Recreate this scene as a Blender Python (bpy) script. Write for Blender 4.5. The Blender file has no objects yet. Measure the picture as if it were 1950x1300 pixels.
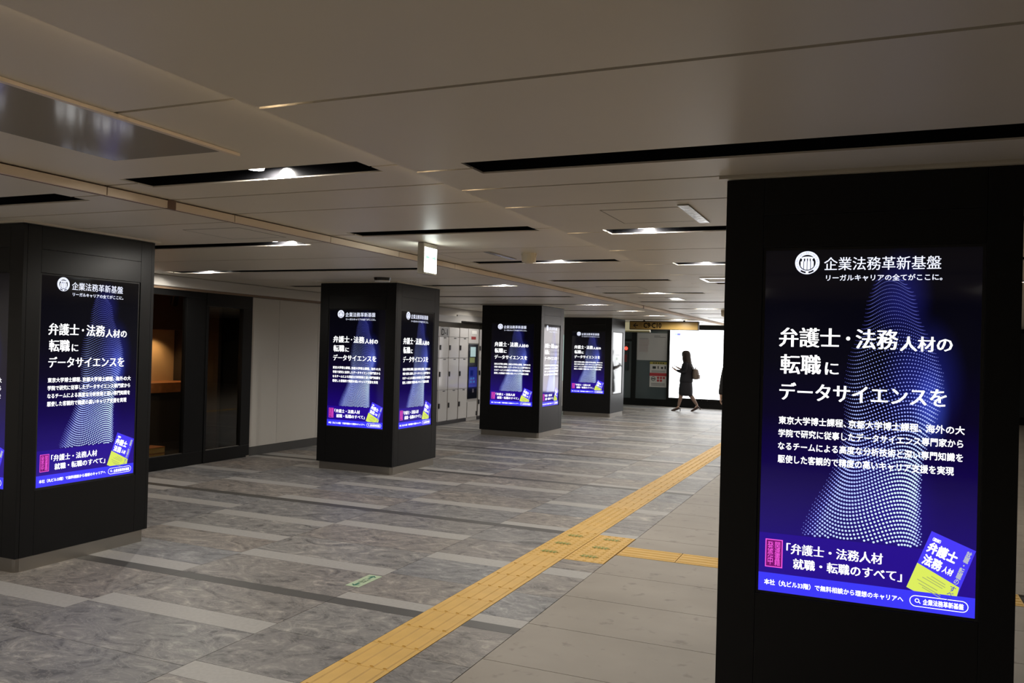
import bpy, bmesh, math, random
from mathutils import Vector, Matrix, Euler
random.seed(7)
R = math.radians
sc = bpy.context.scene
col = sc.collection

# ------------------------------------------------------------------ camera, world, exposure
FPX = 1591.0
yaw, pitch, roll = R(23.3), R(0.38), R(1.5)
cam_d = bpy.data.cameras.new('camera')
cam_d.sensor_width = 36.0
cam_d.lens = FPX / 1950.0 * 36.0
cam_d.clip_start = 0.05
cam = bpy.data.objects.new('camera', cam_d)
col.objects.link(cam)
fw = Vector((-math.sin(yaw) * math.cos(pitch), math.cos(yaw) * math.cos(pitch), math.sin(pitch)))
rt0 = Vector((math.cos(yaw), math.sin(yaw), 0))
up0 = rt0.cross(fw)
rt = rt0 * math.cos(roll) + up0 * math.sin(roll)
up = up0 * math.cos(roll) - rt0 * math.sin(roll)
M = Matrix((rt, up, -fw)).transposed().to_4x4()
M.translation = Vector((0, 0, 1.6))
cam.matrix_world = M
sc.camera = cam

w = bpy.data.worlds.new('world')
sc.world = w
w.use_nodes = True
w.node_tree.nodes['Background'].inputs[0].default_value = (0.5, 0.48, 0.45, 1)
w.node_tree.nodes['Background'].inputs[1].default_value = 0.0
sc.view_settings.view_transform = 'Standard'
sc.view_settings.look = 'None'
sc.view_settings.exposure = 0.0
sc.view_settings.gamma = 1.0
sc.view_settings.use_curve_mapping = False
LAMP_W = 52.0          # watts of one ceiling downlight
LAMP_C = (1.0, 0.945, 0.865)

# ------------------------------------------------------------------ helpers
def s2l(c):
    return tuple(((v / 255.0) / 12.92 if v / 255.0 <= 0.04045 else ((v / 255.0 + 0.055) / 1.055) ** 2.4) for v in c)

MATS = {}
def mat(name, c, rough=0.5, metal=0.0, spec=0.5, emit=None, es=1.0, srgb=True, bump=0.0, bscale=60.0, var=0.0, vscale=3.0):
    m = bpy.data.materials.new(name)
    m.use_nodes = True
    nt = m.node_tree
    b = nt.nodes['Principled BSDF']
    cc = s2l(c) if srgb else c
    b.inputs['Base Color'].default_value = (*cc, 1)
    b.inputs['Roughness'].default_value = rough
    b.inputs['Metallic'].default_value = metal
    b.inputs['Specular IOR Level'].default_value = spec
    if emit is not None:
        ec = s2l(emit) if srgb else emit
        b.inputs['Emission Color'].default_value = (*ec, 1)
        b.inputs['Emission Strength'].default_value = es
    if var or bump:
        tc = nt.nodes.new('ShaderNodeTexCoord')
        nz = nt.nodes.new('ShaderNodeTexNoise')
        nz.inputs['Scale'].default_value = vscale
        nz.inputs['Detail'].default_value = 5
        nt.links.new(tc.outputs['Object'], nz.inputs['Vector'])
        if var:
            mp = nt.nodes.new('ShaderNodeMapRange')
            mp.inputs[1].default_value = 0.3; mp.inputs[2].default_value = 0.7
            mp.inputs[3].default_value = 1 - var; mp.inputs[4].default_value = 1 + var
            nt.links.new(nz.outputs['Fac'], mp.inputs[0])
            vm = nt.nodes.new('ShaderNodeVectorMath'); vm.operation = 'SCALE'
            vm.inputs[0].default_value = cc
            nt.links.new(mp.outputs[0], vm.inputs['Scale'])
            nt.links.new(vm.outputs[0], b.inputs['Base Color'])
        if bump:
            n2 = nt.nodes.new('ShaderNodeTexNoise')
            n2.inputs['Scale'].default_value = bscale
            n2.inputs['Detail'].default_value = 4
            nt.links.new(tc.outputs['Object'], n2.inputs['Vector'])
            bp = nt.nodes.new('ShaderNodeBump')
            bp.inputs['Strength'].default_value = bump
            bp.inputs['Distance'].default_value = 0.01
            nt.links.new(n2.outputs['Fac'], bp.inputs['Height'])
            nt.links.new(bp.outputs[0], b.inputs['Normal'])
    MATS[name] = m
    return m

class MB:
    """collects verts / faces, builds one mesh"""
    def __init__(s): s.v = []; s.f = []
    def box(s, x0, x1, y0, y1, z0, z1):
        n = len(s.v)
        s.v += [(x0, y0, z0), (x1, y0, z0), (x1, y1, z0), (x0, y1, z0), (x0, y0, z1), (x1, y0, z1), (x1, y1, z1), (x0, y1, z1)]
        s.f += [tuple(n + i for i in q) for q in ((3, 2, 1, 0), (4, 5, 6, 7), (0, 1, 5, 4), (1, 2, 6, 5), (2, 3, 7, 6), (3, 0, 4, 7))]
        return s
    def prism(s, poly, axis, t0, t1):
        """poly: 2-d points; axis: 'z' (x,y) / 'y' (x,z) / 'x' (y,z)"""
        n = len(s.v); k = len(poly)
        def P(p, t):
            return (p[0], p[1], t) if axis == 'z' else ((p[0], t, p[1]) if axis == 'y' else (t, p[0], p[1]))
        s.v += [P(p, t0) for p in poly] + [P(p, t1) for p in poly]
        s.f.append(tuple(n + i for i in range(k))[::-1]); s.f.append(tuple(n + k + i for i in range(k)))
        for i in range(k):
            j = (i + 1) % k
            s.f.append((n + i, n + j, n + k + j, n + k + i))
        return s
    def quad(s, a, b, c, d):
        n = len(s.v); s.v += [a, b, c, d]; s.f.append((n, n + 1, n + 2, n + 3)); return s
    def poly(s, pts):
        n = len(s.v); s.v += list(pts); s.f.append(tuple(range(n, n + len(pts)))); return s
    def loft(s, rings, cap=True):
        """rings: lists of 3-d points, equal length"""
        n = len(s.v); k = len(rings[0])
        for r in rings: s.v += [tuple(p) for p in r]
        for i in range(len(rings) - 1):
            for j in range(k):
                a = n + i * k + j; b = n + i * k + (j + 1) % k
                s.f.append((a, b, b + k, a + k))
        if cap:
            s.f.append(tuple(n + i for i in range(k))[::-1])
            s.f.append(tuple(n + (len(rings) - 1) * k + i for i in range(k)))
        return s
    def cyl(s, c, r, z0, z1, n=20, r1=None):
        r1 = r if r1 is None else r1
        s.loft([[(c[0] + q * math.cos(t * 2 * math.pi / n), c[1] + q * math.sin(t * 2 * math.pi / n), z) for t in range(n)] for q, z in ((r, z0), (r1, z1))])
        return s
    def mesh(s, name):
        me = bpy.data.meshes.new(name)
        me.from_pydata(s.v, [], s.f)
        me.update()
        bm = bmesh.new(); bm.from_mesh(me)
        bmesh.ops.recalc_face_normals(bm, faces=bm.faces)
        bm.to_mesh(me); bm.free()
        return me
    def obj(s, name, m, parent=None, loc=None, bevel=0.0, smooth=False):
        me = s.mesh(name)
        if m is not None: me.materials.append(m)
        if smooth:
            for p in me.polygons: p.use_smooth = True
        return link(name, me, parent, loc, bevel)

def link(name, data, parent=None, loc=None, bevel=0.0):
    o = bpy.data.objects.new(name, data)
    col.objects.link(o)
    if parent is not None: o.parent = parent
    if loc is not None: o.location = loc
    if bevel:
        b = o.modifiers.new('bevel', 'BEVEL'); b.width = bevel; b.segments = 2; b.limit_method = 'ANGLE'
    return o

def tag(o, label=None, cat=None, group=None, kind=None):
    if label: o['label'] = label
    if cat: o['category'] = cat
    if group: o['group'] = group
    if kind: o['kind'] = kind
    return o

def empty(name, loc, rz=0.0):
    o = bpy.data.objects.new(name, None)
    o.empty_display_size = 0.1
    col.objects.link(o)
    o.location = loc; o.rotation_euler = (0, 0, rz)
    return o

def thing(name, loc, label, cat, rz=0.0, group=None):
    return tag(empty(name, loc, rz), label, cat, group)

def text_mesh(name, body, box, bold=0.0, vertical=False, res=2, mincho=False):
    """flat text mesh in the xz plane facing -y, fitted to box (x0,x1,z0,z1); bold: stroke widening in em"""
    cu = bpy.data.curves.new('t', 'FONT')
    cu.body = body
    cu.size = 1.0
    cu.resolution_u = res
    cu.fill_mode = 'FRONT'
    if vertical: cu.space_line = 0.85
    o = bpy.data.objects.new('t', cu)
    col.objects.link(o)
    dg = bpy.context.evaluated_depsgraph_get()
    me = bpy.data.meshes.new_from_object(o.evaluated_get(dg))
    bpy.data.objects.remove(o); bpy.data.curves.remove(cu)
    vs = [(v.co.x, v.co.y) for v in me.vertices]; fs = [tuple(p.vertices) for p in me.polygons]
    bpy.data.meshes.remove(me)
    d = bold
    sh = [(0, 0)]
    if d: sh = [(-d, 0), (d, 0), (0, 0)] if mincho else [(-d, 0), (d, 0), (0, -d), (0, d)]
    V = []; F = []
    for dx, dz in sh:
        n = len(V); V += [(x + dx, z + dz) for x, z in vs]; F += [tuple(n + i for i in f) for f in fs]
    xs = [v[0] for v in V]; ys = [v[1] for v in V]
    ax, bx, ay, by = min(xs), max(xs), min(ys), max(ys)
    x0, x1, z0, z1 = box
    me = bpy.data.meshes.new(name)
    me.from_pydata([(x0 + (x - ax) / (bx - ax) * (x1 - x0), 0, z0 + (z - ay) / (by - ay) * (z1 - z0)) for x, z in V], [], F)
    me.update()
    return me

# ------------------------------------------------------------------ materials
CEIL = mat('ceiling_white', (0.68, 0.625, 0.53), 0.42, srgb=False, spec=0.35, var=0.03, vscale=1.2)
BLACK = mat('black_void', (0.006, 0.006, 0.006), 0.8, srgb=False)
TROUGH = mat('trough_black_gloss', (0.008, 0.008, 0.009), 0.16, srgb=False)
LENS = mat('lamp_lens', (1, 1, 1), 0.4, srgb=False, emit=(1.0, 0.95, 0.88), es=22.0)
LENSOFF = mat('lamp_lens_off', (0.05, 0.05, 0.05), 0.3, srgb=False)
RAIL = mat('rail_cream', (0.76, 0.64, 0.51), 0.4, srgb=False)
RAILJ = mat('rail_joint_brown', (0.16, 0.09, 0.06), 0.5, srgb=False)
COLM = mat('column_charcoal', (0.0075, 0.0075, 0.008), 0.38, srgb=False, spec=0.22)
COLD = mat('column_core', (0.006, 0.006, 0.006), 0.7, srgb=False)
STEEL = mat('brushed_steel', (0.36, 0.335, 0.30), 0.32, metal=1.0, srgb=False, bump=0.05, bscale=120)
WALLW = mat('wall_white', (0.68, 0.65, 0.60), 0.45, srgb=False, var=0.03, vscale=0.8)
BASEB = mat('baseboard_grey', (0.07, 0.068, 0.066), 0.5, srgb=False)
FRAME = mat('door_black_frame', (0.006, 0.006, 0.006), 0.4, srgb=False, spec=0.25)
WOOD = mat('counter_wood', (0.34, 0.14, 0.05), 0.45, srgb=False, var=0.25, vscale=9)
BEIGEW = mat('interior_beige', (0.60, 0.45, 0.26), 0.7, srgb=False, var=0.06)
DARKI = mat('interior_dark', (0.03, 0.025, 0.022), 0.6, srgb=False)
YEL = mat('tactile_yellow', (0.70, 0.43, 0.105), 0.55, srgb=False, var=0.06, vscale=6)
GROOVE = mat('groove_grey', (0.075, 0.072, 0.066), 0.5, srgb=False)
STRIP = mat('stone_strip', (0.40, 0.388, 0.37), 0.48, srgb=False, spec=0.32, var=0.06, vscale=40, bump=0.02)
DARKG = mat('joint_dark', (0.05, 0.047, 0.043), 0.8, srgb=False)
PLASTIC = mat('off_white_plastic', (0.55, 0.49, 0.38), 0.4, srgb=False)
WHITEP = mat('white_paint', (0.7, 0.7, 0.68), 0.35, srgb=False)

def marble_mat():
    m = bpy.data.materials.new('marble'); m.use_nodes = True
    nt = m.node_tree; N = nt.nodes; L = nt.links
    b = N['Principled BSDF']
    tc = N.new('ShaderNodeTexCoord'); oi = N.new('ShaderNodeObjectInfo')
    mul = N.new('ShaderNodeVectorMath'); mul.operation = 'SCALE'; mul.inputs[0].default_value = (37.0, 61.0, 83.0)
    L.new(oi.outputs['Random'], mul.inputs['Scale'])
    add = N.new('ShaderNodeVectorMath'); L.new(tc.outputs['Object'], add.inputs[0]); L.new(mul.outputs[0], add.inputs[1])
    st = N.new('ShaderNodeVectorMath'); st.operation = 'MULTIPLY'; st.inputs[1].default_value = (1.0, 1.5, 1.0)
    L.new(add.outputs[0], st.inputs[0])
    n1 = N.new('ShaderNodeTexNoise'); n1.inputs['Scale'].default_value = 2.9; n1.inputs['Detail'].default_value = 9
    n1.inputs['Roughness'].default_value = 0.62; n1.inputs['Distortion'].default_value = 2.9
    L.new(st.outputs[0], n1.inputs['Vector'])
    cr = N.new('ShaderNodeValToRGB'); e = cr.color_ramp.elements
    e[0].position = 0.34; e[0].color = (0.10, 0.10, 0.102, 1)
    e[1].position = 0.68; e[1].color = (0.42, 0.41, 0.395, 1)
    k = e.new(0.46); k.color = (0.20, 0.20, 0.202, 1)
    k = e.new(0.58); k.color = (0.262, 0.258, 0.254, 1)
    L.new(n1.outputs['Fac'], cr.inputs[0])
    # fine swirling veins
    n2 = N.new('ShaderNodeTexNoise'); n2.inputs['Scale'].default_value = 3.6; n2.inputs['Detail'].default_value = 5; n2.inputs['Distortion'].default_value = 5.0
    L.new(st.outputs[0], n2.inputs['Vector'])
    ab = N.new('ShaderNodeMath'); ab.operation = 'SUBTRACT'; ab.inputs[1].default_value = 0.52; L.new(n2.outputs['Fac'], ab.inputs[0])
    ab2 = N.new('ShaderNodeMath'); ab2.operation = 'ABSOLUTE'; L.new(ab.outputs[0], ab2.inputs[0])
    mr = N.new('ShaderNodeMapRange'); mr.inputs[1].default_value = 0.0; mr.inputs[2].default_value = 0.035; mr.inputs[3].default_value = 0.45; mr.inputs[4].default_value = 0.0
    L.new(ab2.outputs[0], mr.inputs[0])
    mx = N.new('ShaderNodeMix'); mx.data_type = 'RGBA'
    L.new(mr.outputs[0], mx.inputs[0]); L.new(cr.outputs[0], mx.inputs[6]); mx.inputs[7].default_value = (0.42, 0.405, 0.385, 1)
    # tint of each slab
    tr = N.new('ShaderNodeValToRGB'); e = tr.color_ramp.elements; tr.color_ramp.interpolation = 'LINEAR'
    e[0].position = 0.0; e[0].color = (0.92, 0.95, 1.0, 1)
    e[1].position = 1.0; e[1].color = (1.12, 1.09, 1.04, 1)
    k = e.new(0.35); k.color = (0.98, 0.97, 0.96, 1)
    k = e.new(0.6); k.color = (1.12, 1.01, 0.90, 1)
    k = e.new(0.8); k.color = (0.82, 0.82, 0.84, 1)
    L.new(oi.outputs['Random'], tr.inputs[0])
    mm = N.new('ShaderNodeVectorMath'); mm.operation = 'MULTIPLY'
    L.new(mx.outputs[2], mm.inputs[0]); L.new(tr.outputs[0], mm.inputs[1])
    L.new(mm.outputs[0], b.inputs['Base Color'])
    b.inputs['Roughness'].default_value = 0.46
    b.inputs['Specular IOR Level'].default_value = 0.32
    return m
MARBLE = marble_mat()

def beige_mat():
    m = bpy.data.materials.new('beige_stone'); m.use_nodes = True
    nt = m.node_tree; N = nt.nodes; L = nt.links
    b = N['Principled BSDF']
    g = N.new('ShaderNodeNewGeometry')
    n1 = N.new('ShaderNodeTexNoise'); n1.inputs['Scale'].default_value = 1.6; n1.inputs['Detail'].default_value = 6
    L.new(g.outputs['Position'], n1.inputs['Vector'])
    cr = N.new('ShaderNodeValToRGB'); e = cr.color_ramp.elements
    e[0].position = 0.3; e[0].color = (0.275, 0.245, 0.205, 1)
    e[1].position = 0.7; e[1].color = (0.345, 0.31, 0.265, 1)
    L.new(n1.outputs['Fac'], cr.inputs[0])
    n2 = N.new('ShaderNodeTexNoise'); n2.inputs['Scale'].default_value = 9.0; n2.inputs['Detail'].default_value = 3
    L.new(g.outputs['Position'], n2.inputs['Vector'])
    mr = N.new('ShaderNodeMapRange'); mr.inputs[1].default_value = 0.62; mr.inputs[2].default_value = 0.72; mr.inputs[3].default_value = 0.0; mr.inputs[4].default_value = 0.55
    L.new(n2.outputs['Fac'], mr.inputs[0])
    mx = N.new('ShaderNodeMix'); mx.data_type = 'RGBA'
    L.new(mr.outputs[0], mx.inputs[0]); L.new(cr.outputs[0], mx.inputs[6]); mx.inputs[7].default_value = (0.15, 0.13, 0.11, 1)
    L.new(mx.outputs[2], b.inputs['Base Color'])
    b.inputs['Roughness'].default_value = 0.5
    b.inputs['Specular IOR Level'].default_value = 0.3
    return m
BEIGE = beige_mat()

# ------------------------------------------------------------------ floor
XL = -7.88                                   # face of the left wall
YB = 23.95                                   # face of the back wall
floor = MB().box(-10.6, 6.5, -5.0, 24.6, -0.10, -0.012).obj('floor', DARKG)
tag(floor, kind='structure')
_plates = {}
def tile(name, x0, x1, y0, y1, m, gap=0.0025, top=0.0):
    x0 += gap; x1 -= gap; y0 += gap; y1 -= gap
    dx, dy = round(x1 - x0, 4), round(y1 - y0, 4)
    key = (name, dx, dy, m.name)
    if key not in _plates:
        me = MB().box(-dx / 2, dx / 2, -dy / 2, dy / 2, -0.0105, 0.0).mesh(name)
        me.materials.append(m); _plates[key] = me
    return link(name, _plates[key], floor, ((x0 + x1) / 2, (y0 + y1) / 2, top))

P = 2.52
XC = [-1.80, -3.06, -4.33, -5.58, -6.82, XL + 0.0]
ST = [[(0.055, 0.19), (1.20, 1.385)], [(0.61, 0.79), (1.82, 2.01)], [(0.055, 0.235), (1.06, 1.24), (1.66, 1.85)], [(0.66, 0.84), (1.91, 2.10)], [(0.055, 0.30), (1.15, 1.33), (2.30, 2.465)]]
TX0, TX1 = -2.430, -2.125                    # the yellow guide strip
BLK = (6.02, 6.95)                           # dotted block beside the strip
def cut(x0, x1, y0, y1):
    """split a tile rectangle around the yellow guide strip and block"""
    if x0 > TX1 - 0.01 or x1 < TX0 + 0.01: return [(x0, x1, y0, y1)]
    out = []
    if TX0 - x0 > 0.02: out.append((x0, TX0, y0, y1))
    if x1 - TX1 > 0.02:
        a, b_ = y0, y1
        if b_ <= BLK[0] or a >= BLK[1]: out.append((TX1, x1, a, b_))
        else:
            if BLK[0] - a > 0.02: out.append((TX1, x1, a, BLK[0]))
            if b_ - BLK[1] > 0.02: out.append((TX1, x1, BLK[1], b_))
    return out
for k in range(-1, 8):
    G = 4.36 + P * k
    for c in range(5):
        xa, xb = XC[c + 1], XC[c]
        segs = [(G - 0.055, G + 0.055, GROOVE, 'groove_strip')]
        y = G + 0.055
        for (a, b_) in ST[c] + [(P - 0.055, None)]:
            if G + a - y > 0.02:
                n = 2 if G + a - y > 0.62 else 1
                for i in range(n):
                    d = (G + a - y) / n
                    segs.append((y + i * d, y + (i + 1) * d, MARBLE, 'marble_slab'))
            if b_ is not None:
                segs.append((G + a, G + b_, STRIP, 'stone_strip')); y = G + b_
        for (a, b_, m, nm) in segs:
            if b_ < 1.7 or a > YB - 0.05: continue
            b_ = min(b_, YB - 0.02)
            for q in cut(xa, xb, a, b_):
                tile(nm, *q, m, gap=0.002 if nm == 'marble_slab' else 0.001)
# beige tiles right of the marble
ys = [3.90 + 0.62 * i for i in range(-4, 33)]
BX = [-1.80, -0.60, 0.60, 1.80]
for i in range(len(ys) - 1):
    for j in range(3):
        y0, y1 = ys[i], ys[i + 1]
        if y0 > YB - 0.1: continue
        y1 = min(y1, YB - 0.02)
        if y0 < 6.335 and y1 > 6.36:          # the row with the yellow branch
            if 6.33 - y0 > 0.02: tile('beige_tile', BX[j], BX[j + 1], y0, 6.33, BEIGE)
            if y1 - 6.645 > 0.02: tile('beige_tile', BX[j], BX[j + 1], 6.645, y1, BEIGE)
        elif y0 < 6.63 and y1 > 6.645:
            tile('beige_tile', BX[j], BX[j + 1], 6.645, y1, BEIGE)
        else:
            tile('beige_tile', BX[j], BX[j + 1], y0, y1, BEIGE)
MB().box(1.80, 6.5, -5, YB, -0.012, -0.001).box(-10.6, 1.80, -5, 1.42, -0.012, -0.001).obj('plain_paving', BEIGE, floor)

def tactile(kind, horiz=False, lx=0.30, ly=0.30):
    mb = MB().box(-lx / 2 + 0.001, lx / 2 - 0.001, -ly / 2 + 0.001, ly / 2 - 0.001, -0.0105, 0.001)
    if kind == 'bar':
        for i in range(4):
            q = -0.1125 + 0.075 * i
            w_ = 0.014
            if horiz:
                mb.prism([(-q - w_, 0.001), (-q - w_ + 0.006, 0.0055), (-q + w_ - 0.006, 0.0055), (-q + w_, 0.001)], 'x', -lx / 2 + 0.012, lx / 2 - 0.012)
            else:
                mb.prism([(q - w_, 0.001), (q - w_ + 0.006, 0.0055), (q + w_ - 0.006, 0.0055), (q + w_, 0.001)], 'y', -ly / 2 + 0.012, ly / 2 - 0.012)
    else:
        for i in range(5):
            for j in range(5):
                mb.cyl((-0.12 + 0.06 * i, -0.12 + 0.06 * j), 0.016, 0.001, 0.0055, 10, 0.010)
    me = mb.mesh('tactile_tile'); me.materials.append(YEL); return me
T_BAR, T_DOT, T_BARH = tactile('bar'), tactile('dot'), tactile('bar', True, 0.455, 0.305)
xc = (TX0 + TX1) / 2
y = BLK[0] - 15 * 0.31
while y < YB - 0.35:
    yc = y + 0.155
    dots = BLK[0] - 0.01 < y < BLK[1] - 0.05 or 7.2 < y < 7.9
    o = link('tactile_tile', T_DOT if dots else T_BAR, floor, (xc, yc, 0)); o.scale = (1.01, 1.03, 1)
    y += 0.31
for i in range(3):
    o = link('tactile_tile', T_DOT, floor, (-1.963, BLK[0] + 0.31 * i + 0.155, 0)); o.scale = (1.05, 1.03, 1)
for i in range(6):
    link('tactile_tile', T_BARH, floor, (-1.795 + 0.2275 + 0.459 * i, 6.4875, 0))

# ------------------------------------------------------------------ ceiling
ZR, ZM, ZL = 2.37, 2.41, 2.36
XS, XRAIL = -1.89, -3.81
ceil = MB().box(-10.6, 6.5, -5.0, 24.6, 2.62, 2.70).obj('ceiling', BLACK)
tag(ceil, kind='structure')
SL = [-3.05, -0.95, 1.15, 3.25, 5.27, 7.33, 9.45, 11.57, 13.66, 15.8, 17.85, 19.95, 22.05]
JN = [-5.0, -4.1, -2.0, 0.1, 2.2, 3.70, 4.23, 6.27, 8.37, 10.5, 12.62, 14.75, 16.85, 18.9, 21.0, 23.0, YB]
EDG = sorted([(v, 0) for v in JN] + [(v, 1) for v in SL])
HW = 0.112                                    # half width of a lamp slot
BAYS = [('R', XS, 2.30, ZR, -1.61, 1.45), ('M', XRAIL, XS, ZM, -3.58, -2.13), ('L', XL, XRAIL, ZL, -7.45, -4.05)]
G2 = 0.010
for bay, x0, x1, z, sx0, sx1 in BAYS:
    for i in range(len(EDG) - 1):
        (ya, ka), (yb, kb) = EDG[i], EDG[i + 1]
        a, b_ = ya + G2, yb - G2
        pl = [(x0, a)]
        if ka: pl += [(sx0, a), (sx0, ya + HW), (sx1, ya + HW), (sx1, a)]
        pl += [(x1, a), (x1, b_)]
        if kb: pl += [(sx1, b_), (sx1, yb - HW), (sx0, yb - HW), (sx0, b_)]
        pl += [(x0, b_)]
        mb = MB().prism(pl, 'z', z, z + (0.012 if bay == 'R' else 0.03))
        if bay == 'M':                       # runs on above the edge of the right bay, leaving a light cove
            mb.box(x1, x1 + 0.10, a, b_, z, z + 0.03)
        mb.obj('ceiling_panel', CEIL, ceil)
MB().box(2.30, 6.5, -5, YB, ZR, ZR + 0.03).obj('ceiling_panel', CEIL, ceil)
MB().box(2.2, 2.31, -5, YB, ZR + 0.03, ZR + 0.05).obj('ceiling_batten', CEIL, ceil)
# warm light line hidden in the cove above the edge of the right bay
COVE = mat('cove_glow', (1, 1, 1), 0.5, srgb=False, emit=(1.0, 0.80, 0.55), es=9.0)
for i in range(14):
    y0 = -5 + i * 2.0675
    MB().box(XS + 0.060, XS + 0.066, y0 + 0.02, y0 + 2.04, ZR + 0.014, ZM - 0.006).obj('cove_light_strip', COVE, ceil)
# cream rail along the step between the middle and left bays
rail = empty('trim_1', (XRAIL, 0, ZL)); tag(rail, kind='structure')
ry = sorted(JN + SL)
for i in range(len(ry) - 1):
    MB().box(0.0, 0.020, ry[i] + 0.004, ry[i + 1] - 0.004, -0.002, 0.042).obj('rail_segment', RAIL, rail)
for yj in JN[2:-1]:
    if yj in (3.70, 14.75):
        MB().box(-0.002, 0.024, yj - 0.03, yj + 0.03, -0.005, 0.05).obj('rail_joint', RAILJ, rail)
MB().box(-0.012, 0.0, -5, YB, -0.004, 0.2).obj('rail_backing', RAILJ, rail)

# ------------------------------------------------------------------ lamp slots in the ceiling
def slot(y, x0, x1, z, lamps, label):
    t = thing('ceiling_lamp_slot', ((x0 + x1) / 2, y, z), label, 'ceiling light', group='black lamp slots in the ceiling')
    hx = (x1 - x0) / 2; d = 0.13
    mb = MB()
    q0 = 0.007
    mb.box(-hx, -hx + 0.004, -HW, HW, q0, d); mb.box(hx - 0.004, hx, -HW, HW, q0, d)
    mb.box(-hx + 0.004, hx - 0.004, -HW, -HW + 0.004, q0, d); mb.box(-hx + 0.004, hx - 0.004, HW - 0.004, HW, q0, d)
    mb.box(-hx, hx, -HW, HW, d, d + 0.006)
    mb.obj('trough', TROUGH, t)
    for lx, on in lamps:
        lx -= (x0 + x1) / 2
        n = 24
        ly = -0.058; LZ = 0.012
        ring = MB()
        pr = [(0.056, d), (0.056, 0.030), (0.048, 0.026), (0.046, d)]
        ring.loft([[(lx + r * math.cos(a * 2 * math.pi / n), ly + r * math.sin(a * 2 * math.pi / n), zz) for a in range(n)] for r, zz in pr], cap=False)
        ring.obj('lamp_trim', TROUGH, t, smooth=True)
        MB().cyl((lx, ly), 0.038, LZ, LZ + 0.010, 24, 0.040).obj('lamp_lens', LENS if on else LENSOFF, t)
        if on:
            ld = bpy.data.lights.new('downlight', 'SPOT')
            ld.energy = LAMP_W; ld.color = LAMP_C; ld.spot_size = R(178); ld.spot_blend = 0.35; ld.shadow_soft_size = 0.03
            lo = link('downlight', ld, t, (lx, 0.045, 0.034))
    return t
ORD = ['first', 'second', 'third', 'fourth', 'fifth', 'sixth', 'seventh', 'eighth', 'ninth', 'tenth']
BN = {'R': 'right ceiling bay', 'M': 'middle ceiling bay', 'L': 'left ceiling bay'}
LIT = {('M', 3.25): [(-2.74, 1)], ('M', 7.33): [(-2.76, 1)], ('M', 11.57): [(-2.82, 1)], ('M', 15.8): [(-2.87, 1)], ('M', 19.95): [(-2.9, 1)], ('M', -0.95): [(-2.74, 1)], ('M', -3.05): [(-2.74, 1)],
       ('R', 5.27): [(-1.37, 1)], ('R', 7.33): [(-1.37, 1)], ('R', 9.45): [(1.2, 1)], ('R', 11.57): [(-1.37, 1)], ('R', 13.66): [(-1.37, 1)], ('R', 15.8): [(-1.37, 1)], ('R', 17.85): [(-1.37, 1)], ('R', 19.95): [(-1.37, 1)],
       ('R', -0.95): [(-1.37, 1)], ('R', -3.05): [(-1.37, 1), (1.2, 1)],
       ('L', 5.27): [(-4.29, 1)], ('L', 7.33): [(-7.06, 1)], ('L', 13.66): [(-4.40, 1)], ('L', 15.8): [(-4.37, 1), (-7.0, 1)], ('L', 17.85): [(-4.34, 1)], ('L', 1.15): [(-4.4, 1), (-6.8, 1)], ('L', -0.95): [(-4.4, 1)]}
for bay, x0, x1, z, sx0, sx1 in BAYS:
    vis = [s_ for s_ in SL if s_ >= 3.0]
    for s_ in SL:
        lm = LIT.get((bay, s_), [])
        if bay == 'M' and not lm: lm = []
        st = 'holding a lit downlight' if lm else 'with no lamp lit'
        if s_ < 3.0:
            lab = 'black slot %s in the %s, %s behind the viewpoint' % (st, BN[bay], ORD[[1.15, -0.95, -3.05].index(s_)])
        else:
            lab = 'black slot %s, %s from the front in the %s' % (st, ORD[vis.index(s_)], BN[bay])
        if bay == 'L' and s_ in (9.45, 19.95):
            i = 0 if s_ == 9.45 else 1
            xs_ = ((sx0, -6.52 - 0.38 * i), (-5.25 - 0.27 * i, sx1))
            slot(s_, *xs_[0], z, [], lab.replace('with no lamp lit,', 'left of its pillar,').replace('black slot', 'black ceiling slot').replace(' from the front in the left ceiling bay', ' from the front'))
            slot(s_, *xs_[1], z, [(-4.28, 1)], lab.replace('with no lamp lit,', 'right of its pillar,').replace('black slot', 'black ceiling slot').replace(' from the front in the left ceiling bay', ' from the front'))
        else:
            slot(s_, sx0, sx1, z, lm, lab)

# ------------------------------------------------------------------ advertising display (meshes shared by every screen)
SW, SH = 0.822, 1.462
def scr(name, c, es=1.0):
    return mat(name, (0.004, 0.004, 0.004), 0.06, srgb=False, spec=0.4, emit=s2l(c), es=es)
A_WHITE = scr('ad_white', (255, 255, 255), 1.7)
A_LILAC = scr('ad_logo_white', (232, 236, 255), 1.25)
A_BAND = scr('ad_band', (36, 8, 140))
A_BLUE = scr('ad_banner', (60, 56, 250))
A_PINK = scr('ad_pink', (252, 92, 228))
A_PINKD = scr('ad_pink_dark', (120, 10, 110))
A_BOOK = scr('ad_book', (72, 58, 250))
A_LIME = scr('ad_lime', (222, 238, 96))
A_INK = scr('ad_ink', (60, 60, 190))

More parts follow.
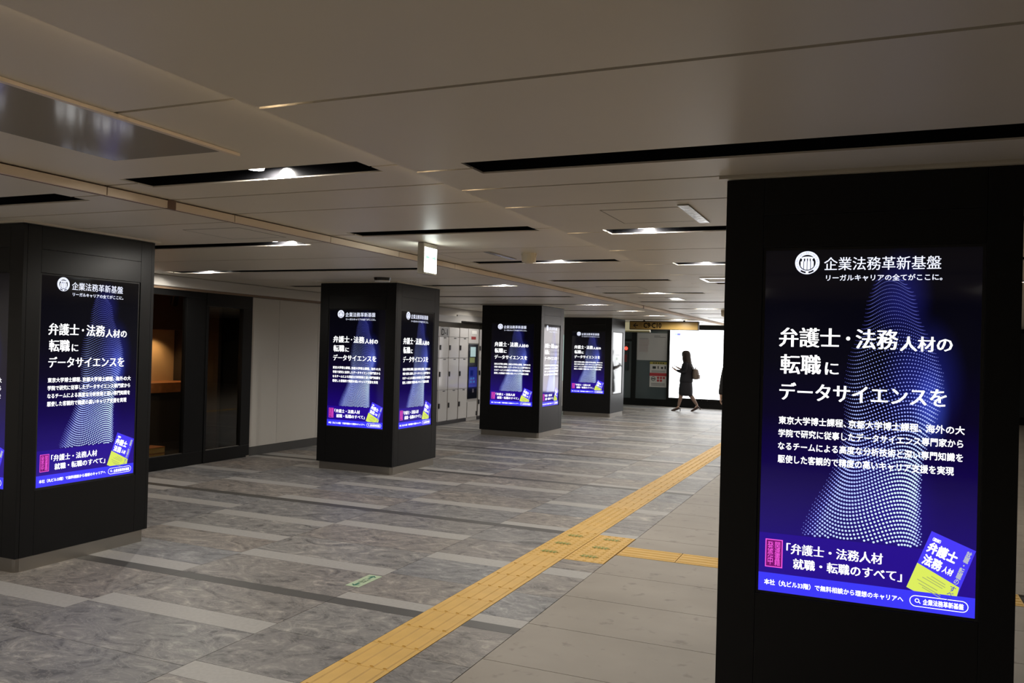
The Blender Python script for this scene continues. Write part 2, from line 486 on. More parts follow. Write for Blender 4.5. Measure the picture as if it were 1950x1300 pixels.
def ad_background():
    m = bpy.data.materials.new('ad_background'); m.use_nodes = True
    nt = m.node_tree; N = nt.nodes; L = nt.links
    b = N['Principled BSDF']
    b.inputs['Base Color'].default_value = (0.004, 0.004, 0.004, 1); b.inputs['Roughness'].default_value = 0.06
    tc = N.new('ShaderNodeTexCoord'); sx = N.new('ShaderNodeSeparateXYZ'); L.new(tc.outputs['Object'], sx.inputs[0])
    mr = N.new('ShaderNodeMapRange'); mr.inputs[2].default_value = SH; L.new(sx.outputs['Z'], mr.inputs[0])
    cr = N.new('ShaderNodeValToRGB'); e = cr.color_ramp.elements
    e[0].position = 0.15; e[0].color = (*s2l((26, 4, 112)), 1)
    e[1].position = 1.0; e[1].color = (*s2l((3, 3, 8)), 1)
    k = e.new(0.34); k.color = (*s2l((17, 3, 74)), 1)
    k = e.new(0.52); k.color = (*s2l((8, 3, 32)), 1)
    k = e.new(0.68); k.color = (*s2l((5, 4, 16)), 1)
    L.new(mr.outputs[0], cr.inputs[0])
    # soft light that belongs to the swirl artwork
    def glow(cx, cz, rx, rz, c):
        va = N.new('ShaderNodeCombineXYZ')
        for ax, src, q, rr in (('X', 'X', cx, rx), ('Z', 'Z', cz, rz)):
            s_ = N.new('ShaderNodeMath'); s_.operation = 'SUBTRACT'; s_.inputs[1].default_value = q; L.new(sx.outputs[src], s_.inputs[0])
            d_ = N.new('ShaderNodeMath'); d_.operation = 'DIVIDE'; d_.inputs[1].default_value = rr; L.new(s_.outputs[0], d_.inputs[0])
            L.new(d_.outputs[0], va.inputs[ax])
        ln = N.new('ShaderNodeVectorMath'); ln.operation = 'LENGTH'; L.new(va.outputs[0], ln.inputs[0])
        sm = N.new('ShaderNodeMapRange'); sm.interpolation_type = 'SMOOTHSTEP'; sm.inputs[1].default_value = 0; sm.inputs[2].default_value = 1; sm.inputs[3].default_value = 1; sm.inputs[4].default_value = 0
        L.new(ln.outputs['Value'], sm.inputs[0])
        vs = N.new('ShaderNodeVectorMath'); vs.operation = 'SCALE'; vs.inputs[0].default_value = s2l(c); L.new(sm.outputs[0], vs.inputs['Scale'])
        return vs
    out = cr.outputs[0]
    for g in ((0.535, 1.26, 0.13, 0.22, (18, 20, 84)), (0.62, 0.92, 0.17, 0.30, (22, 27, 104)), (0.50, 0.42, 0.22, 0.30, (14, 8, 92)), (0.65, 0.82, 0.08, 0.20, (42, 58, 150))):
        v = glow(*g)
        a = N.new('ShaderNodeVectorMath'); L.new(out, a.inputs[0]); L.new(v.outputs[0], a.inputs[1]); out = a.outputs[0]
    L.new(out, b.inputs['Emission Color']); b.inputs['Emission Strength'].default_value = 1.0
    return m

def dot_mat():
    m = bpy.data.materials.new('ad_dots'); m.use_nodes = True
    nt = m.node_tree; b = nt.nodes['Principled BSDF']
    b.inputs['Base Color'].default_value = (0.004, 0.004, 0.004, 1); b.inputs['Roughness'].default_value = 0.06
    at = nt.nodes.new('ShaderNodeAttribute'); at.attribute_name = 'dot_colour'
    nt.links.new(at.outputs['Color'], b.inputs['Emission Color']); b.inputs['Emission Strength'].default_value = 1.0
    return m

def lerp(a, b, t): return a + (b - a) * t
def interp(tab, v):
    for (v0, x0), (v1, x1) in zip(tab, tab[1:]):
        if v1 <= v <= v0: return lerp(x0, x1, (v0 - v) / (v0 - v1))
    return tab[0][1] if v > tab[0][0] else tab[-1][1]
SWR = [(1.345, .545), (1.293, .585), (1.185, .607), (1.062, .665), (.965, .697), (.867, .700), (.79, .681), (.697, .650), (.595, .631), (.49, .624), (.375, .628), (.24, .634)]
SWL = [(1.345, .435), (1.265, .405), (1.18, .395), (1.046, .340), (.927, .325), (.843, .327), (.788, .330), (.683, .320), (.573, .300), (.456, .258), (.367, .216), (.24, .172)]
def dots_mesh():
    mb = MB(); cols = []
    rows, cn = 74, 38
    for i in range(rows):
        v = 1.36 - (1.36 - 0.215) * i / (rows - 1)
        t = i / (rows - 1)
        xl, xr = interp(SWL, v), interp(SWR, v)
        for j in range(cn):
            s = (j + 0.5 * (i % 2)) / cn
            s2 = s - 0.045 * math.sin(2 * math.pi * s)          # dots crowd at the folds
            x = lerp(xl, xr, s2)
            z = v + (0.030 * math.sin(2.2 * math.pi * s - 1.6 - 2.6 * t) + 0.035 * (s - 0.5) * math.sin(4.0 * t)) * (0.5 + 0.8 * t)
            if z < 0.256 or z > 1.345: continue
            edge = min(1.0, 5.5 * s + 0.1) * min(1.0, 9 * (1.0 - s) + 0.25)
            r = (0.0015 + 0.0033 * min(1, t * 1.25)) * (0.45 + 0.55 * edge)
            br = (0.10 + 0.90 * min(1, max(0, t - 0.18) * 1.75)) * edge
            wv = 0.80 + 0.20 * math.sin(5 * s + 6 * t - 1.0)
            c = (lerp(0.05, 0.75, br * wv), lerp(0.05, 0.95, br * wv), lerp(0.35, 1.15, min(1, br * 1.5)), 1)
            mb.poly([(x + r * math.cos(a * math.pi / 3), 0, z + r * math.sin(a * math.pi / 3)) for a in range(6)]); cols.append(c)
    me = bpy.data.meshes.new('dot_swirl'); me.from_pydata(mb.v, [], mb.f); me.update()
    ca = me.color_attributes.new('dot_colour', 'FLOAT_COLOR', 'CORNER')
    for p in me.polygons:
        for li in p.loop_indices: ca.data[li].color = cols[p.index]
    me.materials.append(dot_mat())
    return me

AD = []        # (name, mesh, depth in front of the glass)
def ad(name, me, m, lift):
    if m is not None:
        me.materials.clear(); me.materials.append(m)
    AD.append((name, me, lift))
def flat(pts): 
    mb = MB(); mb.poly([(x, 0, z) for x, z in pts]); return mb
def rect(x0, x1, z0, z1): return flat([(x0, z0), (x1, z0), (x1, z1), (x0, z1)])
def rawmesh(mb, name):
    me = bpy.data.meshes.new(name); me.from_pydata(mb.v, [], mb.f); me.update(); return me
BG = MB().box(0, SW, 0, 0.012, 0, SH).mesh('display_screen'); BG.materials.append(ad_background())
BGOFF = MB().box(0, SW, 0, 0.012, 0, SH).mesh('display_screen_off'); BGOFF.materials.append(mat('screen_off', (.02, .02, .022), .05, srgb=False))
ad('dot_swirl', dots_mesh(), None, 0.0004)
ad('title_band', rawmesh(rect(0, SW, 0.078, 0.250), 'title_band'), A_BAND, 0.0006)
ad('address_band', rawmesh(rect(0, SW, 0.0, 0.079), 'address_band'), A_BLUE, 0.0007)
T = lambda nm, body, box, off, m=A_WHITE, lift=0.0012, **k: ad(nm, text_mesh(nm, body, box, off, **k), m, lift)
T('logo_name', '企業法務革新基盤', (0.236, 0.677, 1.375, 1.430), 0.008, A_LILAC, mincho=True)
T('slogan', 'リーガルキャリアの全てがここに。', (0.245, 0.682, 1.330, 1.357), 0.018, A_LILAC)
T('headline', '弁護士', (0.062, 0.306, 1.050, 1.132), 0.026, mincho=True)
T('headline', '・', (0.329, 0.345, 1.082, 1.098), 0.026, mincho=True)
T('headline', '法務', (0.366, 0.527, 1.048, 1.130), 0.026, mincho=True)
T('headline', '人材の', (0.533, 0.724, 1.043, 1.103), 0.026, mincho=True)
T('headline', '転職', (0.069, 0.234, 0.935, 1.018), 0.026, mincho=True)
T('headline', 'に', (0.249, 0.303, 0.937, 0.988), 0.026, mincho=True)
T('headline', 'データサイエンスを', (0.068, 0.707, 0.824, 0.898), 0.026, mincho=True)
T('paragraph_line', '東京大学博士課程、', (0.068, 0.337, 0.719, 0.753), 0.018)
T('paragraph_line', '京都大学博士課程、', (0.345, 0.620, 0.718, 0.752), 0.018)
T('paragraph_line', '海外の大', (0.634, 0.773, 0.717, 0.751), 0.018)
T('paragraph_line', '学院で研究に従事したデータサイエンス専門家から', (0.068, 0.769, 0.664, 0.698), 0.018)
T('paragraph_line', 'なるチームによる高度な分析技術と深い専門知識を', (0.068, 0.769, 0.609, 0.643), 0.018)
T('paragraph_line', '駆使した客観的で精度の高いキャリア支援を実現', (0.068, 0.738, 0.553, 0.588), 0.018)
T('book_title', '「弁護士・法務人材', (0.112, 0.488, 0.169, 0.214), 0.026, mincho=True)
T('book_title', '就職・転職のすべて」', (0.140, 0.560, 0.108, 0.152), 0.026, mincho=True)
T('address_line', '本社（丸ビル33階）で無料相談から理想のキャリアへ', (0.024, 0.567, 0.027, 0.052), 0.02)
T('search_text', '企業法務革新基盤', (0.638, 0.783, 0.027, 0.051), 0.024)
# pink stamp
mb = MB()
for (a, b_, c, d) in ((.026, .097, .104, .108), (.026, .097, .220, .224), (.026, .030, .104, .224), (.093, .097, .104, .224)):
    mb.poly([(a, 0, c), (b_, 0, c), (b_, 0, d), (a, 0, d)])
ad('stamp_frame', rawmesh(mb, 'stamp_frame'), A_PINK, 0.0012)
ad('stamp_fill', rawmesh(rect(.028, .095, .106, .222), 'stamp_fill'), A_PINKD, 0.0009)
T('stamp_text', '関\n連\n書\n籍', (0.064, 0.088, 0.112, 0.214), 0.006, A_PINK, vertical=True)
T('stamp_text', '発\n売\n中', (0.035, 0.059, 0.114, 0.214), 0.006, A_PINK, vertical=True)
# search pill
mb = MB(); n = 12
pc = [(0.777, 0.0395, -90), (0.612, 0.0395, 90)]
outer = []; inner = []
for (cx_, cz_, a0) in pc:
    for i in range(n + 1):
        a = R(a0 + 180 * i / n)
        outer.append((cx_ + 0.0225 * math.cos(a), 0, cz_ + 0.0225 * math.sin(a))); inner.append((cx_ + 0.0198 * math.cos(a), 0, cz_ + 0.0198 * math.sin(a)))
for i in range(len(outer)):
    j = (i + 1) % len(outer)
    mb.poly([outer[i], outer[j], inner[j], inner[i]])
for i in range(16):
    a, b_ = 2 * math.pi * i / 16, 2 * math.pi * (i + 1) / 16
    mb.poly([(0.617 + r * math.cos(t), 0, 0.0415 + r * math.sin(t)) for r, t in ((.0085, a), (.0085, b_), (.0055, b_), (.0055, a))])
mb.poly([(0.622, 0, 0.037), (0.624, 0, 0.039), (0.630, 0, 0.032), (0.628, 0, 0.030)])
ad('search_box', rawmesh(mb, 'search_box'), A_WHITE, 0.0011)
# emblem
mb = MB(); ex, ez = 0.1688, 1.4085
for i in range(48):
    a, b_ = 2 * math.pi * i / 48, 2 * math.pi * (i + 1) / 48
    mid = math.degrees((a + b_) / 2) % 360
    bands = [(0.0335, 0.049)]
    if 235 < mid < 262 or 278 < mid < 305: bands = [(0.0335, 0.038), (0.045, 0.049)]
    for r0, r1 in bands:
        mb.poly([(ex + r * math.cos(t), 0, ez + r * math.sin(t)) for r, t in ((r1, a), (r1, b_), (r0, b_), (r0, a))])
for k in range(4):
    x0 = ex - 0.0265 + 0.0137 * k; x1 = x0 + 0.0112
    zb = lambda x: ez - math.sqrt(max(0.0, 0.030 ** 2 - (x - ex) ** 2)) 
    mb.poly([(x0, 0, ez + 0.006), (x0, 0, zb(x0)), ((x0 + x1) / 2, 0, zb((x0 + x1) / 2)), (x1, 0, zb(x1)), (x1, 0, ez + 0.006)])
arc = [(ex + 0.027 * q, 0, ez + 0.0265 - 0.005 * q * q) for q in (-1, -.6, -.2, .2, .6, 1)]
mb.poly(arc + [(ex + 0.022 * q, 0, ez + 0.0185 - 0.003 * q * q) for q in (1, .3, -.3, -1)])
mb.poly([(ex - .020, 0, ez + .0185), (ex - .014, 0, ez + .0185), (ex - .014, 0, ez + .006), (ex - .022, 0, ez + .006)])
mb.poly([(ex - .008, 0, ez + .0185), (ex - .002, 0, ez + .0185), (ex - .001, 0, ez + .006), (ex - .009, 0, ez + .006)])
mb.poly([(ex + .003, 0, ez + .0185), (ex + .009, 0, ez + .0185), (ex + .010, 0, ez + .006), (ex + .002, 0, ez + .006)])
mb.poly([(ex + .014, 0, ez + .0185), (ex + .020, 0, ez + .0185), (ex + .022, 0, ez + .006), (ex + .014, 0, ez + .006)])
ad('emblem', rawmesh(mb, 'emblem'), A_LILAC, 0.0012)
mb = MB()
for i in range(30):                          # dark ticks of lettering round the emblem
    a = R(-52 + 284 * i / 29)
    for q in (-0.028, 0.028):
        if (i * 7 + int(q > 0)) % 4 == 0: continue
        mb.poly([(ex + r * math.cos(a + q + t), 0, ez + r * math.sin(a + q + t)) for r, t in ((.0445, -.014), (.0445, .014), (.038, .014), (.038, -.014))])
ad('emblem_lettering', rawmesh(mb, 'emblem_lettering'), scr('ad_emblem_ink', (150, 160, 225)), 0.0016)
# book cover, tilted
BK = [(0.664, 0.326), (0.8215, 0.264), (0.752, 0.078), (0.582, 0.128)]
o0 = Vector((0.664, 0.326)); ux = (Vector((0.8215, 0.264)) - o0); uy = Vector((0.577, 0.091)) - o0
def bk(u, v): p = o0 + ux * u + uy * v; return (p.x, p.y)
ad('book_cover', rawmesh(flat([bk(0, 0), bk(1, 0), (0.7585, 0.079), (0.600, 0.079), bk(0, 1)]), 'book_cover'), A_BOOK, 0.0009)
ad('book_band', rawmesh(flat([bk(0, .565), bk(1, .64), (0.7585, 0.0785), (0.605, 0.0785), bk(0, 1)]), 'book_band'), A_LIME, 0.0011)
def booktext(nm, body, u0, u1, v0, v1, m, off, vertical=False):
    me = text_mesh(nm, body, (0, 1, 0, 1), off, vertical=vertical)
    for v in me.vertices:
        x, z = bk(lerp(u0, u1, v.co.x), lerp(v1, v0, v.co.z)); v.co = (x, 0, z)
    ad(nm, me, m, 0.0014)
booktext('book_lettering', '（図解）', .09, .27, .075, .135, A_WHITE, 0.02)
booktext('book_lettering', '弁護士', .06, .72, .15, .34, A_WHITE, 0.04)
booktext('book_lettering', '法務', .07, .50, .37, .55, A_WHITE, 0.04)
booktext('book_lettering', '人材', .53, .76, .42, .535, A_WHITE, 0.03)
booktext('book_lettering', '就\n職\n・\n転\n職\nの', .84, .955, .05, .62, scr('ad_book_pale', (200, 205, 190)), 0.02, True)
booktext('book_lettering', 'す\nべ\nて', .82, .955, .66, .94, A_INK, 0.01, True)
mb = MB()
for i, (u0, u1, v) in enumerate(((.38, .72, .66), (.30, .74, .70), (.22, .70, .735), (.14, .62, .80), (.20, .72, .85), (.30, .74, .885))):
    mb.poly([(p[0], 0, p[1]) for p in (bk(u0, v), bk(u1, v + .03), bk(u1, v + .042), bk(u0, v + .012))])
ad('book_small_print', rawmesh(mb, 'book_small_print'), scr('ad_print', (165, 175, 110)), 0.0014)

# ------------------------------------------------------------------ pillars
PW = 1.13
def pillar(x1, y0, ztop, faces, label, w=PW, d=1.11, group='black pillars with advertising screens'):
    """x1: right side, y0: front side"""
    x0 = x1 - w; y1 = y0 + d
    cx_, cy_ = (x0 + x1) / 2, (y0 + y1) / 2
    t = thing('advertising_pillar', (cx_, cy_, 0), label, 'pillar', group=group)
    t['kind'] = 'thing'
    hx, hy = w / 2, d / 2
    zb = 0.095
    MB().box(-hx + .03, hx - .03, -hy + .03, hy - .03, 0.005, ztop - 0.002).obj('core', COLD, t)
    kp = MB(); q = .012
    kp.prism([(-hx + q + .03, -hy + q), (hx - q - .03, -hy + q), (hx - q - .009, -hy + q + .009), (hx - q, -hy + q + .03), (hx - q, hy - q - .03), (hx - q - .03, hy - q), (-hx + q + .03, hy - q), (-hx + q, hy - q - .03), (-hx + q, -hy + q + .03)], 'z', 0.0, zb - .004)
    kp.obj('kick_plate', STEEL, t)
    cl = MB(); q = .03
    cl.box(-hx - q, hx + q, -hy - q, -hy + .04, ztop - .012, ztop).box(-hx - q, hx + q, hy - .04, hy + q, ztop - .012, ztop)
    cl.box(-hx - q, -hx + .04, -hy + .04, hy - .04, ztop - .012, ztop).box(hx - .04, hx + q, -hy + .04, hy - .04, ztop - .012, ztop)
    cl.obj('ceiling_collar', CEIL, t)
    zt = ztop - .014
    for fc, rz, half, dep in (('front', 0.0, hx, hy), ('right', R(90), hy, hx), ('back', R(180), hx, hy), ('left', R(-90), hy, hx)):
        def panel(u0, u1, v0, v1, nm='cladding_panel', m=COLM, n0=0.0, n1=0.028):
            g = .0006
            o = MB().box(u0 + g, u1 - g, -dep + n0, -dep + n1, v0 + g, v1 - g).obj(nm, m, t, bevel=.0012)
            o.rotation_euler = (0, 0, rz); return o
        e = 0.0 if fc in ('front', 'back') else 0.029
        if fc in faces:
            off, zs, es = faces[fc]
            u0 = -half + off; u1 = u0 + SW
            b_ = .012
            panel(-half + e, u0 - b_, zb, zt); panel(u1 + b_, half - e, zb, zt)
            panel(u0 - b_, u1 + b_, zb, zs - b_); panel(u0 - b_, u1 + b_, zs + SH + b_, zt - .16); panel(u0 - b_, u1 + b_, zt - .16, zt)
            # bezel
            bz = MB()
            for (a, c, v0, v1) in ((u0 - b_, u0, zs - b_, zs + SH + b_), (u1, u1 + b_, zs - b_, zs + SH + b_), (u0, u1, zs - b_, zs), (u0, u1, zs + SH, zs + SH + b_)):
                bz.box(a, c, -dep + .008, -dep + .028, v0, v1)
            o = bz.obj('display_bezel', COLD, t); o.rotation_euler = (0, 0, rz)
            dsp = link('display_screen', BG, t)
            loc = Vector((u0, -dep + .010, zs)); loc.rotate(Euler((0, 0, rz)))
            dsp.location = loc; dsp.rotation_euler = (0, 0, rz)
            dsp['label'] = 'glowing blue advertising screen'
            if not es:
                dsp.data = BGOFF; dsp['label'] = 'dark switched-off glass screen'
            for nm, me, lift in AD if es else []:
                o = link(nm, me, dsp, (0, -lift, 0))
                if nm in ('dot_swirl', 'emblem_lettering'): o['kind'] = 'stuff'
        else:
            panel(-half + e, half - e, zb, zt)
    return t
pillar(0.530, 3.74, ZR, {'front': (0.172, 0.582, 1)}, 'nearest black pillar, filling the right edge with a large blue screen')
pillar(-5.22, 3.83, ZL, {'front': (0.165, 0.55, 1), 'right': (0.145, 0.55, 1)}, 'black pillar at the left edge with a blue screen on its side')
pillar(-5.335, 8.79, ZL, {'front': (0.140, 0.55, 1), 'right': (0.145, 0.55, 1)}, 'black pillar beside the white wall with blue screens on two sides', w=1.115)
pillar(-5.36, 13.74, ZL, {'front': (0.195, 0.555, 1), 'right': (0.16, 0.55, 1)}, 'black pillar beside the coin lockers, second from the back', w=1.16, d=1.16)
pillar(-5.62, 18.97, ZL, {'front': (0.205, 0.55, 1), 'right': (0.145, 0.55, 0)}, 'farthest black pillar, beside the yellow exit sign', w=1.19, d=1.14)

# ------------------------------------------------------------------ walls
LOCKM = mat('locker_grey', (0.50, 0.49, 0.485), 0.10, srgb=False, spec=0.6)
LOCKB = mat('locker_body', (0.36, 0.35, 0.34), 0.3, srgb=False)
TEAL = mat('teal_panel', (0.085, 0.11, 0.12), 0.12, srgb=False)
TEALD = mat('dark_teal', (0.022, 0.028, 0.030), 0.3, srgb=False)
wl = MB()
wl.box(XL - .15, XL, -5, 5.2, 0, 2.62).box(XL - .15, XL - .011, 9.17, 14.2, 0, 2.62).box(XL - .15, XL, 17.75, 20.3, 0, 2.62)
wl.box(XL - .75, XL - .60, 14.2, 17.75, 0, 2.62).box(XL - .60, XL - .15, 14.05, 14.2, 0, 2.62).box(XL - .60, XL - .15, 17.75, 17.9, 0, 2.62)
wl.box(XL - .15, XL, 5.2, 9.17, 2.20, 2.62).box(XL - .15, XL, 20.3, 23.97, 1.98, 2.62).box(XL - .15, XL, 20.3, 23.97, 0, 0.7)
wall_left = tag(wl.obj('wall_left', WALLW), kind='structure')
yy = [9.17, 9.77, 10.70, 11.63, 12.56, 13.49, 14.2]
for a, b_ in zip(yy, yy[1:]):
    MB().box(XL - .010, XL, a + .003, b_ - .003, .122, 2.19).obj('wall_panel', WALLW, wall_left)
tag(MB().box(XL - .010, XL + .012, 9.17, 14.2, 0, .118).obj('baseboard_left', BASEB), kind='structure')
fas = tag(MB().box(XL, XL + .085, 5.0, 14.2, 2.225, 2.358).obj('trim_2', WALLW, bevel=.012), kind='structure')
MB().box(XL, XL + .05, 5.0, 14.2, 2.195, 2.224).obj('shadow_gap', mat('gap_brown', (0.25, 0.17, 0.11), .5, srgb=False), fas)
hd = tag(MB().box(XL - .59, XL + .09, 14.2, 15.42, 2.07, 2.20).box(XL - .59, XL, 15.42, 17.75, 2.12, 2.24).obj('trim_3', LOCKB), kind='structure')
MB().box(XL - .59, XL - .02, 14.2, 17.75, 2.20, 2.358).obj('soffit_board', WALLW, hd)
win = tag(MB().box(XL - .06, XL - .03, 20.3, 23.9, .70, 1.98).obj('window_1', mat('pale_window', (.3, .4, .38), .15, srgb=False, emit=(.30, .42, .38), es=.9)), kind='structure')
for yv in (20.32, 21.5, 22.7, 23.86):
    MB().box(XL - .03, XL + .01, yv - .03, yv + .03, .70, 1.98).obj('window_frame', BASEB, win)

# glass shop front
def glass_mat(name, tint, ior=1.5):
    m = bpy.data.materials.new(name); m.use_nodes = True
    nt = m.node_tree; N = nt.nodes; N.clear()
    o = N.new('ShaderNodeOutputMaterial'); mx = N.new('ShaderNodeMixShader'); t = N.new('ShaderNodeBsdfTransparent'); g = N.new('ShaderNodeBsdfGlossy'); f = N.new('ShaderNodeFresnel')
    t.inputs[0].default_value = (*tint, 1); g.inputs['Roughness'].default_value = 0.0; f.inputs[0].default_value = ior
    ge = N.new('ShaderNodeNewGeometry'); iv = N.new('ShaderNodeMath'); iv.operation = 'SUBTRACT'; iv.inputs[0].default_value = 1.0; mu = N.new('ShaderNodeMath'); mu.operation = 'MULTIPLY'
    nt.links.new(ge.outputs['Backfacing'], iv.inputs[1]); nt.links.new(iv.outputs[0], mu.inputs[0]); nt.links.new(f.outputs[0], mu.inputs[1])
    nt.links.new(mu.outputs[0], mx.inputs[0]); nt.links.new(t.outputs[0], mx.inputs[1]); nt.links.new(g.outputs[0], mx.inputs[2]); nt.links.new(mx.outputs[0], o.inputs[0])
    return m
GLASS = glass_mat('pane_glass', (.86, .84, .80))
door = tag(empty('door_1', (XL, 7.2, 0)), kind='structure')
D = lambda nm, y0, y1, z0, z1, m, x0=-.05, x1=.02, bev=.004: MB().box(x0, x1, y0 - 7.2, y1 - 7.2, z0, z1).obj(nm, m, door, bevel=bev)
D('bottom_rail', 5.2, 8.30, 0, .165, FRAME); D('top_rail', 5.2, 8.30, 2.12, 2.195, FRAME)
D('door_post', 5.2, 5.32, .165, 2.12, FRAME); D('door_mullion', 7.97, 8.30, .165, 2.12, FRAME)
D('bottom_rail', 8.305, 9.165, 0, .165, FRAME, -.04, .03); D('top_rail', 8.305, 9.165, 2.025, 2.195, FRAME, -.04, .03)
D('door_stile', 8.305, 8.345, .165, 2.025, FRAME, -.04, .03); D('door_stile', 8.98, 9.165, .165, 2.025, FRAME, -.04, .03)
D('glass_pane', 5.32, 7.97, .165, 2.12, GLASS, -.018, -.014, 0); D('glass_pane', 8.345, 8.98, .165, 2.025, GLASS, -.008, -.004, 0)
D('glazing_bead', 5.32, 7.97, .165, .172, STEEL, -.012, .004, 0); D('glazing_bead', 8.345, 8.98, .165, .171, STEEL, 0, .012, 0)
D('door_pivot', 9.09, 9.15, -.0, .02, STEEL, .03, .045, 0)
# dark room behind the glass
ir = MB()
ir.box(-10.5, -10.4, 4.6, 10.0, 0, 2.4).box(-10.5, XL - .15, 4.5, 4.6, 0, 2.4).box(-10.5, XL - .15, 9.9, 10.0, 0, 2.4)
wi = tag(ir.obj('wall_shop', DARKI), kind='structure')
MB().box(-10.5, XL - .15, 4.6, 9.9, 2.30, 2.4).obj('shop_ceiling', BEIGEW, wi)
MB().box(-9.75, -9.60, 4.6, 9.56, 0, 2.3).obj('niche_wall', BEIGEW, wi)
MB().box(-9.60, -8.75, 9.50, 9.56, 0, 2.3).obj('niche_side', DARKI, wi)
MB().box(-9.60, -9.25, 4.6, 9.50, 1.72, 2.3).obj('niche_head', mat('head_brown', (.10, .05, .028), .6, srgb=False), wi)
ct = thing('shop_counter', (-9.36, 7.2, 0), 'orange wooden counter glowing behind the glass shop front', 'counter')
MB().box(-.24, .24, -2.4, 2.29, .83, .97).obj('worktop', WOOD, ct, bevel=.006)
MB().box(-.22, .18, -2.4, 2.29, 0, .829).obj('counter_front', DARKI, ct)
for i, (zz, lb) in enumerate(((0, 'lower small yellow box on the floor inside the glass shop front'), (.082, 'upper small yellow box stacked inside the glass shop front'))):
    bx_ = thing('storage_box', (-8.72, 8.27, zz), lb, 'box')
    MB().box(-.12, .12, -.16, .13, 0, .066).obj('carton', mat('carton%d' % i, (.42, .27, .07), .6, srgb=False), bx_, bevel=.004)
    MB().box(-.122, .122, -.162, .132, .0665, .078).obj('lid', WOOD, bx_, bevel=.003)
sp = thing('spotlight', (-8.65, 8.55, 2.30), 'small black spotlight hung inside above the glass shop front', 'spotlight')
MB().cyl((0, 0), .012, -.12, 0, 10).obj('stem', FRAME, sp)
o = MB().cyl((0, 0), .05, -.09, .09, 18, .045).obj('lamp_head', FRAME, sp, (0, 0, -.17)); o.rotation_euler = (R(25), R(38), 0)
o = MB().cyl((0, 0), .036, -.093, -.088, 16).obj('lens', mat('spot_lens', (1, .8, .5), .4, srgb=False, emit=(1, .7, .4), es=3), sp, (0, 0, -.17)); o.rotation_euler = (R(25), R(38), 0)
for (lx, ly, lz, e) in ((-9.40, 9.10, 1.70, 17), (-9.40, 7.4, 1.70, 14), (-8.40, 8.2, 2.2, 20)):
    ld = bpy.data.lights.new('shop_lamp', 'SPOT'); ld.energy = e; ld.color = (1, .62, .30); ld.spot_size = R(120); ld.spot_blend = .8; ld.shadow_soft_size = .04
    link('shop_lamp', ld, wi, (lx, ly, lz))

# ------------------------------------------------------------------ coin lockers
LOCKBLK = mat('lock_black', (.015, .015, .017), .3, srgb=False)
def locker(y0, y1, zs, label, sign=None):
    t = thing('coin_locker', (XL, (y0 + y1) / 2, 0), label, 'locker', group='coin lockers along the left wall')
    h = (y1 - y0) / 2
    MB().box(-.55, -.012, -h, h, .0, 1.97).obj('body', LOCKB, t)
    MB().box(-.012, -.004, -h, h, .0, .07).obj('plinth', LOCKBLK, t)
    for a, b_ in zip(zs, zs[1:]):
        d = MB().box(-.012, .004, -h + .028, h - .006, a + .005, b_ - .005).obj('door', LOCKM, t, bevel=.003)
        MB().box(.004, .022, -h + .030, -h + .075, (a + b_) / 2 - .05, (a + b_) / 2 + .05).obj('lock', LOCKBLK, d, bevel=.004)
        MB().box(.0035, .010, .0, .09, b_ - .03, b_ - .012).obj('number_plate', LOCKBLK, d)
    MB().box(-.010, .008, -h, -h + .018, .07, 1.97).obj('frame_strip', STEEL, t)
    if sign:
        p = MB().box(-.012, .006, -h + .028, h - .006, 1.775, 1.965).obj('sign_plate', mat('sign_grey', (.22, .22, .22), .3, srgb=False), t)
        me = text_mesh('lettering', sign, (-.13, .13, 1.80, 1.93), .01); me.materials.append(LOCKBLK)
        o = link('lettering', me, p, (.0075, 0.01, 0)); o.rotation_euler = (0, 0, R(90))
    else:
        MB().box(-.012, .004, -h + .028, h - .006, 1.775, 1.965).obj('top_panel', LOCKM, t, bevel=.003)
ZS = [.075, .70, 1.34, 1.77]
locker(14.22, 14.64, ZS, 'coin locker column hidden behind the pillar beside the white wall')
locker(14.64, 15.05, ZS, 'coin locker column headed by the D-1 sign', 'D-1')
locker(15.05, 15.52, ZS, 'coin locker column just right of the D-1 sign')
locker(15.52, 15.94, ZS, 'coin locker column just left of the payment terminal')
locker(16.47, 16.89, ZS, 'coin locker column just right of the payment terminal')
locker(16.89, 17.31, ZS, 'coin locker column second right of the payment terminal')
locker(17.31, 17.73, ZS, 'last coin locker column at the far end of the bank')
pt = thing('payment_terminal', (XL, 16.205, 0), 'dark locker payment terminal with small lit screens between the lockers', 'terminal')
MB().box(-.55, -.012, -.262, .262, 0, 1.97).obj('body', LOCKB, pt)
MB().box(-.012, .004, -.25, .25, 1.66, 1.965).obj('header_panel', LOCKM, pt, bevel=.003)
MB().box(.004, .007, -.10, .14, 1.86, 1.93).obj('header_print', WHITEP, pt)
MB().box(.004, .007, -.12, .10, 1.74, 1.80).obj('red_label', mat('red_label', (.25, .03, .03), .4, srgb=False), pt)
tp = MB().box(-.012, .006, -.225, .225, .47, 1.64).obj('front_panel', mat('terminal_black', (.006, .007, .012), .12, srgb=False), pt, bevel=.004)
def tpart(nm, a, b_, c, d, m): MB().box(.006, .010, a, b_, c, d).obj(nm, m, tp)
tpart('upper_screen', -.15, .10, 1.37, 1.58, mat('ts1', (.01, .01, .01), .1, srgb=False, emit=(.45, .62, .62), es=.8))
tpart('card_reader', -.18, .06, 1.24, 1.35, mat('ts2', (.22, .27, .10), .4, srgb=False))
tpart('lower_screen', -.20, .19, .72, 1.15, mat('ts3', (.01, .01, .02), .1, srgb=False, emit=(.012, .02, .16), es=1.0))
for a, c in ((-.14, .88), (-.02, .88), (-.14, .81), (.0, .81)):
    tpart('key_light', a, a + .085, c, c + .045, mat('ts4', (.01, .02, .03), .1, srgb=False, emit=(.08, .35, .75), es=1.0))
